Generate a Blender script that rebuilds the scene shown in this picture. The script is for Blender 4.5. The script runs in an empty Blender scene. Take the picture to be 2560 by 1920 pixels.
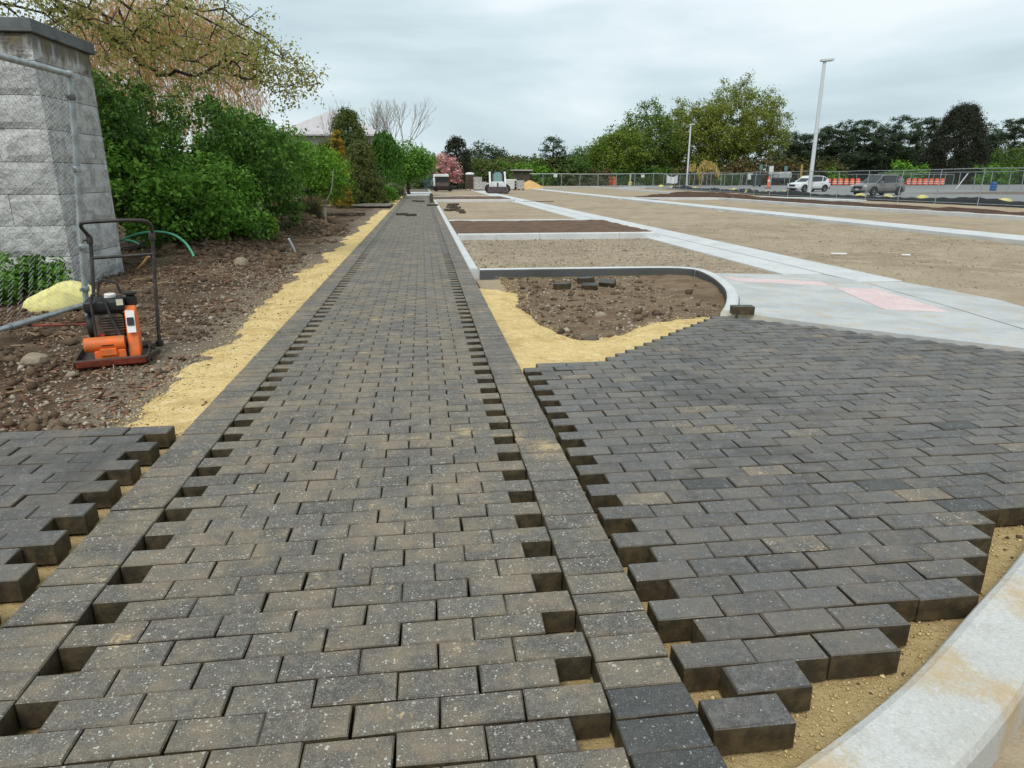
import bpy, bmesh, math, random
import numpy as np
from mathutils import Vector, Matrix
R = math.radians
scene = bpy.context.scene
C = scene.collection

# ------------------------------------------------------------------ camera
F, H, PITCH, YAW = 1720.0, 1.4, R(16.73), R(7.172)
cd = bpy.data.cameras.new('camera'); cam = bpy.data.objects.new('camera', cd); C.objects.link(cam)
cd.sensor_width = 36; cd.lens = F/2560*36; cd.clip_start = .05; cd.clip_end = 3000
cam.location = (0, 0, H); cam.rotation_euler = (math.pi/2-PITCH, 0, -YAW)
scene.camera = cam
# ------------------------------------------------------------------ sky and sun (overcast)
SUN_EL, SUN_AZ = R(52), R(205)           # azimuth clockwise from +Y (path direction)
w = bpy.data.worlds.new('World'); scene.world = w; w.use_nodes = True
nt = w.node_tree; nt.nodes.clear()
def N(t, **k):
    n = nt.nodes.new(t)
    for a, b in k.items(): setattr(n, a, b)
    return n
out = N('ShaderNodeOutputWorld'); bg = N('ShaderNodeBackground'); bg.inputs['Strength'].default_value = .1
sky = N('ShaderNodeTexSky'); sky.sky_type = 'NISHITA'; sky.sun_disc = False
sky.sun_elevation = SUN_EL; sky.sun_rotation = SUN_AZ; sky.air_density = 1; sky.dust_density = 2
tc = N('ShaderNodeTexCoord'); mp = N('ShaderNodeMapping'); mp.inputs['Scale'].default_value = (1.5, 1.5, 6.5)
mp.inputs['Location'].default_value = (3.1, .55, .35); mp.inputs['Rotation'].default_value = (0, R(8), 0)
nz = N('ShaderNodeTexNoise'); nz.inputs['Scale'].default_value = 1.35; nz.inputs['Detail'].default_value = 5; nz.inputs['Roughness'].default_value = .5
nz.inputs['Distortion'].default_value = .25
rp = N('ShaderNodeValToRGB'); e = rp.color_ramp.elements
e[0].position = .31; e[0].color = (3.3, 4.1, 4.5, 1); e[1].position = .66; e[1].color = (6.0, 6.5, 6.75, 1)
m1 = rp.color_ramp.elements.new(.48); m1.color = (4.35, 5.25, 5.55, 1)
mx = N('ShaderNodeMix', data_type='RGBA'); mx.inputs['Factor'].default_value = .93
L = nt.links.new
L(tc.outputs['Generated'], mp.inputs['Vector']); L(mp.outputs[0], nz.inputs['Vector']); L(nz.outputs['Fac'], rp.inputs[0])
L(sky.outputs[0], mx.inputs[6]); L(rp.outputs[0], mx.inputs[7]); L(mx.outputs[2], bg.inputs['Color']); L(bg.outputs[0], out.inputs[0])
sd = bpy.data.lights.new('sun', 'SUN'); sd.energy = 1.5; sd.angle = R(25); sd.color = (1, .97, .92)
so = bpy.data.objects.new('sun', sd); C.objects.link(so)
sdir = Vector((math.sin(SUN_AZ)*math.cos(SUN_EL), math.cos(SUN_AZ)*math.cos(SUN_EL), math.sin(SUN_EL)))
so.rotation_euler = sdir.to_track_quat('Z', 'Y').to_euler(); so.location = (0, 0, 40)
vs = scene.view_settings; vs.view_transform = 'Standard'; vs.look = 'None'; vs.exposure = .62; vs.gamma = 1; vs.use_curve_mapping = False

# ------------------------------------------------------------------ helpers: places
def _ray(x, y):
    r, u, f = (x-1280)/F, -(y-960)/F, 1.0
    f, u = f*math.cos(PITCH)+u*math.sin(PITCH), u*math.cos(PITCH)-f*math.sin(PITCH)
    return (r*math.cos(YAW)+f*math.sin(YAW), f*math.cos(YAW)-r*math.sin(YAW), u)
def at(x, y, Y):                # survey: sight line -> the point at distance Y along the path
    d = _ray(x, y); t = Y/d[1]; return Vector((d[0]*t, Y, H+d[2]*t))
def gp(x, y, z=0):              # survey: sight line -> the point on the level z
    d = _ray(x, y); t = (z-H)/d[2]; return Vector((d[0]*t, d[1]*t, z))

# ------------------------------------------------------------------ helpers: noise
def _h(ix, iy, iz):
    n = (ix.astype(np.int64)*374761393 + iy.astype(np.int64)*668265263 + iz.astype(np.int64)*2147483647) & 0xffffffff
    n = ((n ^ (n >> 13))*1274126177) & 0xffffffff
    return ((n ^ (n >> 16)) & 0xffff)/65535.0
def vnoise(x, y, z=0.0):
    x, y, z = np.broadcast_arrays(np.asarray(x, float), np.asarray(y, float), np.asarray(z, float))
    xi, yi, zi = np.floor(x), np.floor(y), np.floor(z); fx, fy, fz = x-xi, y-yi, z-zi
    fx, fy, fz = [t*t*(3-2*t) for t in (fx, fy, fz)]
    r = 0
    for a in (0, 1):
        for b in (0, 1):
            for c in (0, 1):
                r = r + _h(xi+a, yi+b, zi+c)*(fx if a else 1-fx)*(fy if b else 1-fy)*(fz if c else 1-fz)
    return r
def fbm(x, y, z=0.0, o=4):
    r, a, s = 0, .5, 1.0
    for i in range(o): r = r+a*(vnoise(np.asarray(x)*s+i*17.3, np.asarray(y)*s+i*5.1, np.asarray(z)*s+i*3.7)-.5); a *= .5; s *= 2.03
    return r
def sstep(a, b, x): t = np.clip((np.asarray(x, float)-a)/(b-a), 0, 1); return t*t*(3-2*t)

# ------------------------------------------------------------------ helpers: materials
MATS = {}
class NB:
    def __init__(s, name):
        s.m = bpy.data.materials.new(name); s.m.use_nodes = True; s.t = s.m.node_tree; s.t.nodes.clear()
        s.o = s.n('ShaderNodeOutputMaterial'); s.pos = s.n('ShaderNodeNewGeometry')
    def n(s, t, **k):
        n = s.t.nodes.new(t)
        for a, b in k.items(): setattr(n, a, b)
        return n
    def l(s, a, b): s.t.links.new(a, b)
    def noise(s, sc, det=3, rough=.55, vec=None, dist=0):
        n = s.n('ShaderNodeTexNoise'); n.inputs['Scale'].default_value = sc; n.inputs['Detail'].default_value = det
        n.inputs['Roughness'].default_value = rough; n.inputs['Distortion'].default_value = dist
        s.l(vec or s.pos.outputs['Position'], n.inputs['Vector']); return n.outputs['Fac']
    def vor(s, sc, out='Distance'):
        n = s.n('ShaderNodeTexVoronoi'); n.inputs['Scale'].default_value = sc
        s.l(s.pos.outputs['Position'], n.inputs['Vector']); return n.outputs[out]
    def rng(s, v, a, b, lo=0, hi=1):
        n = s.n('ShaderNodeMapRange', interpolation_type='SMOOTHSTEP'); s.l(v, n.inputs[0])
        for i, x in enumerate((a, b, lo, hi)): n.inputs[1+i].default_value = x
        return n.outputs[0]
    def math(s, op, a, b=None):
        n = s.n('ShaderNodeMath', operation=op)
        for i, x in enumerate((a, b)):
            if x is None: continue
            if isinstance(x, (int, float)): n.inputs[i].default_value = x
            else: s.l(x, n.inputs[i])
        return n.outputs[0]
    def mix(s, f, a, b, bt='MIX'):
        n = s.n('ShaderNodeMix', data_type='RGBA', blend_type=bt)
        for i, x in ((0, f), (6, a), (7, b)):
            if isinstance(x, (int, float)): n.inputs[i].default_value = x
            elif isinstance(x, (tuple, list)): n.inputs[i].default_value = (*x[:3], 1)
            else: s.l(x, n.inputs[i])
        return n.outputs[2]
    def bump(s, h, st=.5, dist=.01, prev=None):
        n = s.n('ShaderNodeBump'); n.inputs['Strength'].default_value = st; n.inputs['Distance'].default_value = dist
        s.l(h, n.inputs['Height'])
        if prev: s.l(prev, n.inputs['Normal'])
        return n.outputs[0]
    def bsdf(s, col, rough=.9, metal=0, nor=None, spec=.3):
        b = s.n('ShaderNodeBsdfPrincipled'); b.inputs['Metallic'].default_value = metal; b.inputs['Specular IOR Level'].default_value = spec
        for k, v in (('Base Color', col), ('Roughness', rough)):
            if isinstance(v, (int, float)): b.inputs[k].default_value = v
            elif isinstance(v, (tuple, list)): b.inputs[k].default_value = (*v[:3], 1)
            else: s.l(v, b.inputs[k])
        if nor: s.l(nor, b.inputs['Normal'])
        s.l(b.outputs[0], s.o.inputs[0]); s.b = b; return s.m
def plain(name, col, rough=.6, metal=0, var=.25, sc=6, col2=None, bump=0, bsc=60, spec=.4):
    if name in MATS: return MATS[name]
    b = NB(name); c2 = col2 or tuple(x*(1-var) for x in col)
    n = b.noise(sc, 4); c = b.mix(b.rng(n, .35, .68), col, c2)
    nor = b.bump(b.noise(bsc, 3), bump, .01) if bump else None
    MATS[name] = b.bsdf(c, rough, metal, nor, spec); return MATS[name]
def leafmat(name, cols, trans=.35, rough=.6):
    if name in MATS: return MATS[name]
    b = NB(name); r = b.n('ShaderNodeValToRGB'); r.color_ramp.interpolation = 'LINEAR'
    el = r.color_ramp.elements
    while len(el) < len(cols): el.new(.5)
    for i, c in enumerate(cols): el[i].position = i/(len(cols)-1); el[i].color = (*c, 1)
    oi = b.math('ADD', b.math('MULTIPLY', b.pos.outputs['Random Per Island'], .7), b.math('MULTIPLY', b.noise(1.1, 2), .45))
    b.l(b.math('SUBTRACT', oi, .08), r.inputs[0])
    d = b.n('ShaderNodeBsdfPrincipled'); d.inputs['Roughness'].default_value = rough; d.inputs['Specular IOR Level'].default_value = .25
    t = b.n('ShaderNodeBsdfTranslucent'); m = b.n('ShaderNodeMixShader'); m.inputs[0].default_value = trans
    b.l(r.outputs[0], d.inputs['Base Color']); b.l(r.outputs[0], t.inputs[0]); b.l(d.outputs[0], m.inputs[1]); b.l(t.outputs[0], m.inputs[2]); b.l(m.outputs[0], b.o.inputs[0])
    MATS[name] = b.m; return b.m

SPILLS = ((.42, 3.6, .2), (.62, 3.42, .22), (.2, 3.72, .14))
def paver_mat(name, dark, light, dust, speck, dustamt, rough, stain=.66, speckcol=(.42, .41, .36), damp=0, edge=.42):
    b = NB(name); oi = b.n('ShaderNodeObjectInfo')
    rnd = b.math('FRACT', b.math('ADD', oi.outputs['Random'], b.pos.outputs['Random Per Island']))
    c = b.mix(rnd, dark, light)
    fine = b.noise(210, 4, .8); c = b.mix(b.rng(fine, .4, .62, 0, .75), c, tuple(x*.36 for x in dark)); c = b.mix(b.rng(b.noise(150, 3, .8), .52, .68, 0, .5), c, tuple(x*1.9 for x in light))
    c = b.mix(b.rng(b.noise(34, 3), .45, .75, 0, .45), c, tuple(x*1.55 for x in light))
    # exposed aggregate: pale chips of two sizes
    wn = b.n('ShaderNodeTexNoise'); wn.inputs['Scale'].default_value = 75; wn.inputs['Detail'].default_value = 2; b.l(b.pos.outputs['Position'], wn.inputs['Vector'])
    wv = b.n('ShaderNodeVectorMath', operation='MULTIPLY_ADD'); b.l(wn.outputs['Color'], wv.inputs[0]); wv.inputs[1].default_value = (.016, .016, .016); b.l(b.pos.outputs['Position'], wv.inputs[2])
    v1 = b.n('ShaderNodeTexVoronoi'); v1.inputs['Scale'].default_value = 120; b.l(wv.outputs[0], v1.inputs['Vector'])
    s1 = b.n('ShaderNodeSeparateColor'); b.l(v1.outputs['Color'], s1.inputs[0])
    pick = b.math('GREATER_THAN', s1.outputs[0], 1-speck); near = b.math('LESS_THAN', v1.outputs['Distance'], b.math('MULTIPLY', s1.outputs[1], b.rng(b.noise(14, 3), .35, .65, .25, .58)))
    size = b.math('MULTIPLY', pick, near)
    v2 = b.n('ShaderNodeTexVoronoi'); v2.inputs['Scale'].default_value = 260; b.l(wv.outputs[0], v2.inputs['Vector'])
    s2 = b.n('ShaderNodeSeparateColor'); b.l(v2.outputs['Color'], s2.inputs[0])
    sm = b.math('MULTIPLY', b.math('GREATER_THAN', s2.outputs[0], 1-speck*.8), b.math('LESS_THAN', v2.outputs['Distance'], .4))
    # sand dust and sand stains
    dn = b.noise(2.6, 5, .6); d2 = b.noise(11, 4, .65)
    du = b.rng(b.math('ADD', b.math('MULTIPLY', dn, .6), b.math('MULTIPLY', d2, .4)), .42, .64, 0, dustamt)
    c = b.mix(du, c, dust)
    st = b.math('MULTIPLY', b.rng(b.math('ADD', b.math('MULTIPLY', b.noise(4.3, 4, .6), .7), b.math('MULTIPLY', b.noise(60, 2), .3)), stain, stain+.07), .8)
    for (sx, sy, sr_) in SPILLS:
        vd = b.n('ShaderNodeVectorMath', operation='DISTANCE'); b.l(b.pos.outputs['Position'], vd.inputs[0]); vd.inputs[1].default_value = (sx, sy, 0)
        sp = b.math('ADD', b.rng(vd.outputs['Value'], 0, sr_*1.5, .34, -.9), b.math('MULTIPLY', b.math('SUBTRACT', b.noise(13, 6, .8), .5), 2.6)); st = b.math('MAXIMUM', st, b.rng(sp, .0, .6, 0, .85))
    c = b.mix(st, c, b.mix(b.noise(120, 3, .7), (.40, .28, .13), (.60, .46, .24)))
    c = b.mix(b.math('MULTIPLY', size, b.math('SUBTRACT', .95, st)), c, speckcol)
    c = b.mix(b.math('MULTIPLY', sm, .55), c, tuple(x*.8 for x in speckcol))
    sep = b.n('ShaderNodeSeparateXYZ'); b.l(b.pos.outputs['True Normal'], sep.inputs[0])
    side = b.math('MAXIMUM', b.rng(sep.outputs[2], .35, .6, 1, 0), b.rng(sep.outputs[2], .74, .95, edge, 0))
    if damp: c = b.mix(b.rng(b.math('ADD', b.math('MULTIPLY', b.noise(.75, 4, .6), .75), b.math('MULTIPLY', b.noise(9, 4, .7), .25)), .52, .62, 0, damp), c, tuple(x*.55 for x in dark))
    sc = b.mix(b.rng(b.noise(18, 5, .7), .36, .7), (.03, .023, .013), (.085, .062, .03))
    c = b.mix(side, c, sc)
    h = b.math('ADD', b.math('MULTIPLY', fine, .6), b.math('ADD', b.noise(90, 3, .6), b.math('MULTIPLY', size, .25)))
    nor = b.bump(h, .55, .004)
    rr = b.rng(b.noise(6, 3), .4, .65, rough-.08, rough+.1)
    MATS[name] = b.bsdf(c, rr, 0, nor, .5); return b.m

def ground_mat(name, cols, scales, bumps, rough=.95, specks=None, zone=False):
    b = NB(name); c = cols[0]
    for (sc, lo, hi, amt), col in zip(scales, cols[1:]): c = b.mix(b.rng(b.noise(sc, 5, .62), lo, hi, 0, amt), c, col)
    if specks:
        for vs_, pk, rad, col in specks:
            v1 = b.n('ShaderNodeTexVoronoi'); v1.inputs['Scale'].default_value = vs_; b.l(b.pos.outputs['Position'], v1.inputs['Vector'])
            s1 = b.n('ShaderNodeSeparateColor'); b.l(v1.outputs['Color'], s1.inputs[0])
            f = b.math('MULTIPLY', b.math('GREATER_THAN', s1.outputs[0], 1-pk), b.rng(v1.outputs['Distance'], rad*.6, rad, 1, 0))
            c = b.mix(f, c, col)
    if zone:      # a strip of compacted grey gravel beside the sand
        sx_ = b.n('ShaderNodeSeparateXYZ'); b.l(b.pos.outputs['Position'], sx_.inputs[0]); zf = b.math('ADD', sx_.outputs[0], b.math('MULTIPLY', b.noise(1.2, 5, .65), 1.5))
        c = b.mix(b.rng(zf, -2.05, -1.4, 0, .8), c, b.mix(b.noise(30, 4, .7), (.13, .10, .07), (.33, .275, .2)))
    nor = None
    for sc, st, di in bumps: nor = b.bump(b.noise(sc, 4, .65), st, di, nor)
    MATS[name] = b.bsdf(c, rough, 0, nor, .15); return b.m

paver_mat('paver_dusty', (.10, .091, .079), (.155, .14, .118), (.235, .18, .118), .36, .85, .72, .615, (.48, .46, .4))
paver_mat('paver_clean', (.08, .0765, .072), (.14, .133, .123), (.185, .146, .104), .16, .55, .56, .63, (.33, .33, .31), .6, .6)
paver_mat('paver_new', (.055, .056, .054), (.075, .075, .072), (.13, .105, .075), .16, .12, .6, .72, (.33, .33, .31))
SAND = ground_mat('bedding_sand', [(.70, .52, .235), (.50, .345, .14), (.78, .63, .35), (.44, .32, .15)], [(3.2, .46, .66, .75), (9, .5, .68, .7), (30, .5, .66, .6)],
    [(5, .8, .06), (17, .8, .03), (45, .7, .014), (200, .5, .005)], specks=[(55, .05, .16, (.12, .09, .05)), (23, .03, .14, (.2, .15, .08))])
SANDDAMP = ground_mat('damp_sand', [(.50, .37, .18), (.38, .27, .125), (.60, .47, .26)], [(7, .42, .62, .5), (60, .5, .7, .6)], [(9, .8, .03), (30, .9, .018), (160, .9, .008)],
    specks=[(90, .12, .2, (.13, .1, .06)), (140, .15, .25, (.55, .47, .3))])
SOIL = ground_mat('soil', zone=True, cols= [(.115, .078, .048), (.05, .032, .02), (.20, .155, .105), (.13, .085, .05)], scales=[(1.1, .46, .6, .9), (2.3, .5, .66, .75), (22, .5, .7, .6)],
    bumps=[(7, .9, .06), (40, .9, .02), (170, .6, .006)], specks=[(28, .12, .2, (.30, .25, .19)), (60, .16, .22, (.26, .2, .14)), (45, .15, .3, (.03, .02, .013))])
DIRT = ground_mat('bed_dirt', [(.20, .14, .085), (.135, .088, .052), (.27, .205, .135)], [(1.6, .44, .62, .8), (5, .48, .68, .6)],
    [(8, .8, .05), (45, .8, .015), (180, .5, .005)], specks=[(30, .1, .17, (.33, .28, .21)), (70, .14, .2, (.3, .24, .17))])
MULCH = ground_mat('mulch', [(.095, .052, .034), (.045, .024, .016), (.15, .09, .06)], [(2, .42, .62, .8), (18, .45, .7, .6)], [(6, .9, .08), (35, .9, .03)])
GRAVEL = ground_mat('site_gravel', [(.36, .285, .195), (.265, .205, .138), (.42, .345, .255), (.23, .18, .125)], [(.35, .42, .62, .75), (1.8, .46, .64, .7), (14, .5, .7, .5)],
    [(9, .6, .03), (50, .7, .012)], specks=[(24, .1, .15, (.42, .36, .27)), (40, .12, .2, (.13, .1, .07)), (75, .15, .25, (.44, .38, .3))])
ASPHALT = ground_mat('asphalt', [(.26, .26, .255), (.2, .2, .2), (.3, .295, .28)], [(.2, .42, .6, .6), (3, .45, .65, .4)], [(80, .3, .006)])
GRASS = ground_mat('rough_grass', [(.07, .085, .03), (.11, .1, .045), (.045, .06, .02)], [(.3, .42, .6, .8), (4, .45, .65, .6)], [(12, .8, .05)])
def concrete(name, col, stain, dark=(.33, .32, .29), amt=.5, sand=0, bst=.35):
    b = NB(name); c = b.mix(b.rng(b.noise(1.3, 5, .6), .4, .65, 0, amt), col, stain)
    c = b.mix(b.rng(b.noise(9, 5, .7), .5, .72, 0, .45), c, dark)
    c = b.mix(b.rng(b.noise(120, 3, .7), .5, .75, 0, .35), c, tuple(x*.7 for x in col))
    if bst > .5: c = b.mix(b.rng(b.noise(75, 5, .8), .46, .64, 0, .5), c, (.38, .37, .34)); c = b.mix(b.rng(b.noise(48, 4, .8), .54, .68, 0, .45), c, (.72, .72, .7))
    if sand:
        c = b.mix(b.math('MULTIPLY', b.rng(b.math('ADD', b.math('MULTIPLY', b.noise(3.6, 3, .5), .72), b.math('MULTIPLY', b.noise(60, 4, .8), .28)), .50, .66), sand), c, (.48, .34, .16))
    nor = b.bump(b.noise(140, 3, .7), bst, .004, b.bump(b.noise(14, 4, .6), .25, .01))
    MATS[name] = b.bsdf(c, .85, 0, nor, .25); return b.m
CONC = concrete('concrete', (.59, .60, .595), (.47, .485, .48), (.36, .35, .32), .6)
CONCN = concrete('concrete_near', (.58, .575, .55), (.46, .45, .41), (.34, .32, .28), .7, .7, .8)
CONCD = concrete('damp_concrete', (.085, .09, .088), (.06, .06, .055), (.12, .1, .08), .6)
CONCA = concrete('apron_concrete', (.50, .51, .50), (.39, .405, .405), (.34, .335, .31), .85, .35)
GALV = plain('galvanised_steel', (.42, .45, .46), .42, .55, .35, 9, bump=.1)
WIRE = plain('fence_wire', (.45, .47, .47), .5, .4, .3, 20)
BARK = plain('bark', (.085, .065, .05), .9, 0, .5, 9, bump=.6, bsc=30)
BARKD = plain('dark_bark', (.04, .03, .025), .9, 0, .5, 9, bump=.5, bsc=30)
BARKG = plain('grey_bark', (.32, .29, .25), .9, 0, .4, 6, bump=.4, bsc=30)

# ------------------------------------------------------------------ helpers: meshes
def link(o, parent=None):
    C.objects.link(o)
    if parent is not None: o.parent = parent
    return o
def mesh_np(name, V, Fc, mat, parent=None, smooth=False):
    V = np.asarray(V, np.float32).reshape(-1, 3); Fc = np.asarray(Fc, np.int32); k = Fc.shape[1]; nf = len(Fc)
    me = bpy.data.meshes.new(name); me.vertices.add(len(V)); me.vertices.foreach_set('co', V.ravel())
    me.loops.add(nf*k); me.loops.foreach_set('vertex_index', Fc.ravel())
    me.polygons.add(nf); me.polygons.foreach_set('loop_start', np.arange(0, nf*k, k, dtype=np.int32))
    try: me.polygons.foreach_set('loop_total', np.full(nf, k, np.int32))
    except Exception: pass
    if smooth: me.polygons.foreach_set('use_smooth', np.ones(nf, bool))
    me.update(calc_edges=True); me.validate()
    if mat: me.materials.append(mat)
    return link(bpy.data.objects.new(name, me), parent)
class MB:
    def __init__(s): s.v, s.f, s.mi = [], [], []
    def add(s, vs_, fs, M=None, mi=0):
        o = len(s.v)
        for p in vs_:
            p = Vector(p); s.v.append(tuple(M @ p if M else p))
        for f in fs: s.f.append([o+i for i in f]); s.mi.append(mi)
        return s
    def box(s, x0, x1, y0, y1, z0, z1, M=None, c=0, mi=0):
        if c <= 0:
            P = [(x, y, z) for z in (z0, z1) for x, y in ((x0, y0), (x1, y0), (x1, y1), (x0, y1))]
            return s.add(P, [(3, 2, 1, 0), (4, 5, 6, 7), (0, 1, 5, 4), (1, 2, 6, 5), (2, 3, 7, 6), (3, 0, 4, 7)], M, mi)
        ring = lambda z, d: [(x0+d, y0+d, z), (x1-d, y0+d, z), (x1-d, y1-d, z), (x0+d, y1-d, z)]
        P = ring(z0, c)+ring(z0+c, 0)+ring(z1-c, 0)+ring(z1, c)
        fs = [(3, 2, 1, 0), (12, 13, 14, 15)]
        for k in range(3):
            for i in range(4): a, b_ = k*4+i, k*4+(i+1) % 4; fs.append((a, b_, b_+4, a+4))
        return s.add(P, fs, M, mi)
    def prism(s, poly, z0, z1, M=None, axis='z', mi=0):
        n = len(poly)
        def q(a, b_, h): return (a, b_, h) if axis == 'z' else ((a, h, b_) if axis == 'y' else (h, a, b_))
        P = [q(a, b_, z0) for a, b_ in poly]+[q(a, b_, z1) for a, b_ in poly]
        fs = [tuple(range(n))[::-1], tuple(range(n, 2*n))]+[(i, (i+1) % n, n+(i+1) % n, n+i) for i in range(n)]
        return s.add(P, fs, M, mi)
    def tube(s, pts, r, sides=8, M=None, cap=True, mi=0):
        pts = [Vector(p) for p in pts]; n = len(pts); rr = r if isinstance(r, (list, tuple)) else [r]*n
        P, fs = [], []; pu = None
        for i, p in enumerate(pts):
            t = (pts[min(i+1, n-1)]-pts[max(i-1, 0)])
            t = t.normalized() if t.length > 1e-9 else Vector((0, 0, 1))
            if pu is None: u = t.orthogonal().normalized()
            else:
                u = pu-t*pu.dot(t); u = u.normalized() if u.length > 1e-6 else t.orthogonal().normalized()
            pu = u; vv = t.cross(u)
            for k in range(sides):
                a = 2*math.pi*k/sides; P.append(p+(u*math.cos(a)+vv*math.sin(a))*rr[i])
        for i in range(n-1):
            for k in range(sides):
                a, b_ = i*sides+k, i*sides+(k+1) % sides; fs.append((a, b_, b_+sides, a+sides))
        if cap: fs.append(tuple(range(sides))[::-1]); fs.append(tuple(range((n-1)*sides, n*sides)))
        return s.add(P, fs, M, mi)
    def lathe(s, prof, sides=16, M=None, mi=0):
        P, fs = [], []; n = len(prof)
        for r, z in prof:
            for k in range(sides): a = 2*math.pi*k/sides; P.append((r*math.cos(a), r*math.sin(a), z))
        for i in range(n-1):
            for k in range(sides):
                a, b_ = i*sides+k, i*sides+(k+1) % sides; fs.append((a, b_, b_+sides, a+sides))
        fs.append(tuple(range(sides))[::-1]); fs.append(tuple(range((n-1)*sides, n*sides)))
        return s.add(P, fs, M, mi)
    def build(s, name, mats, parent=None, smooth=False, bevel=0, bseg=2):
        me = bpy.data.meshes.new(name); me.from_pydata(s.v, [], s.f); me.validate()
        for m in (mats if isinstance(mats, (list, tuple)) else [mats]): me.materials.append(m)
        if isinstance(mats, (list, tuple)) and len(mats) > 1:
            for p, i in zip(me.polygons, s.mi): p.material_index = i
        bm = bmesh.new(); bm.from_mesh(me); bmesh.ops.recalc_face_normals(bm, faces=bm.faces)
        if bevel: bmesh.ops.bevel(bm, geom=list(bm.edges), offset=bevel, segments=bseg, affect='EDGES', profile=.6, clamp_overlap=True)
        bm.to_mesh(me); bm.free()
        if smooth:
            for p in me.polygons: p.use_smooth = True
            try: me.set_sharp_from_angle(angle=R(40))
            except Exception: pass
        return link(bpy.data.objects.new(name, me), parent)
def T(x, y, z, rz=0, rx=0, ry=0, s=1): return Matrix.Translation((x, y, z)) @ Matrix.Rotation(rz, 4, 'Z') @ Matrix.Rotation(rx, 4, 'X') @ Matrix.Rotation(ry, 4, 'Y') @ Matrix.Scale(s, 4)
def tag(o, label, cat, group=None):
    o['label'] = label; o['category'] = cat
    if group: o['group'] = group
    return o
def thing(name, label, cat, loc=(0, 0, 0), rz=0, group=None):
    o = link(bpy.data.objects.new(name, None)); o.location = loc; o.rotation_euler = (0, 0, rz); o.empty_display_size = .2
    return tag(o, label, cat, group)
def struct(o): o['kind'] = 'structure'; return o
def stuff(o): o['kind'] = 'stuff'; return o
def base(name):
    o = link(bpy.data.objects.new(name, None)); return struct(o)
ORD = ['first', 'second', 'third', 'fourth', 'fifth', 'sixth', 'seventh', 'eighth', 'ninth', 'tenth', 'eleventh', 'twelfth', 'thirteenth', 'fourteenth', 'fifteenth', 'sixteenth', 'seventeenth', 'eighteenth', 'nineteenth', 'twentieth', 'twenty-first', 'twenty-second']
def grid(name, xs, ys, zf, mat, keep=None, parent=None):
    xs, ys = np.asarray(xs), np.asarray(ys); X, Y = np.meshgrid(xs, ys); Z = zf(X, Y); nx = len(xs)
    V = np.stack([X, Y, Z], -1).reshape(-1, 3); i = np.arange(len(V)).reshape(len(ys), nx)
    Q = np.stack([i[:-1, :-1], i[:-1, 1:], i[1:, 1:], i[1:, :-1]], -1).reshape(-1, 4)
    if keep is not None:
        cx = V[Q].mean(1); Q = Q[keep(cx[:, 0], cx[:, 1], V[Q][:, :, 2].max(1))]
        u, inv = np.unique(Q, return_inverse=True); V = V[u]; Q = inv.reshape(-1, 4)
    return mesh_np(name, V, Q, mat, parent, True)
OCT_V = np.array([(1, 0, 0), (-1, 0, 0), (0, 1, 0), (0, -1, 0), (0, 0, 1), (0, 0, -1)], float)
OCT_F = np.array([(0, 2, 4), (2, 1, 4), (1, 3, 4), (3, 0, 4), (2, 0, 5), (1, 2, 5), (3, 1, 5), (0, 3, 5)])
def scatter(name, P, size, flat, mat, rng, aspect=1.0, sink=.3):
    n = len(P); V = OCT_V[None]*(1+rng.uniform(-.3, .3, (n, 6, 1)))
    sc = np.exp(rng.normal(0, .45, (n, 1)))*size
    dim = np.concatenate([sc*aspect*rng.uniform(.8, 1.3, (n, 1)), sc*rng.uniform(.7, 1.1, (n, 1)), sc*flat*rng.uniform(.7, 1.2, (n, 1))], 1)
    V = V*dim[:, None]
    a = rng.uniform(0, 6.28, n); b_ = rng.normal(0, .35, n)
    ca, sa, cb, sb = np.cos(a)[:, None], np.sin(a)[:, None], np.cos(b_)[:, None], np.sin(b_)[:, None]
    x, y, z = V[..., 0], V[..., 1], V[..., 2]; x, z = x*cb-z*sb, x*sb+z*cb
    V = np.stack([x*ca-y*sa, x*sa+y*ca, z], -1)+P[:, None]; V[..., 2] += dim[:, 2:3]*(1-sink*2)
    Fc = (OCT_F[None]+np.arange(n)[:, None, None]*6).reshape(-1, 3)
    return stuff(mesh_np(name, V.reshape(-1, 3), Fc, mat))
def rock(name, mb_seed, dims, mat, M, parent=None, n=2):
    rg = random.Random(mb_seed); bm = bmesh.new(); bmesh.ops.create_icosphere(bm, subdivisions=n, radius=1)
    for v in bm.verts:
        k = 1+.5*float(fbm(v.co.x*1.3+mb_seed*3.1, v.co.y*1.3, v.co.z*1.3+mb_seed))+rg.uniform(-.04, .04)
        v.co = M @ Vector((v.co.x*dims[0]*k, v.co.y*dims[1]*k, max(v.co.z, -.45)*dims[2]*k))
    me = bpy.data.meshes.new(name); bm.to_mesh(me); bm.free(); me.materials.append(mat)
    return link(bpy.data.objects.new(name, me), parent)

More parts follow.
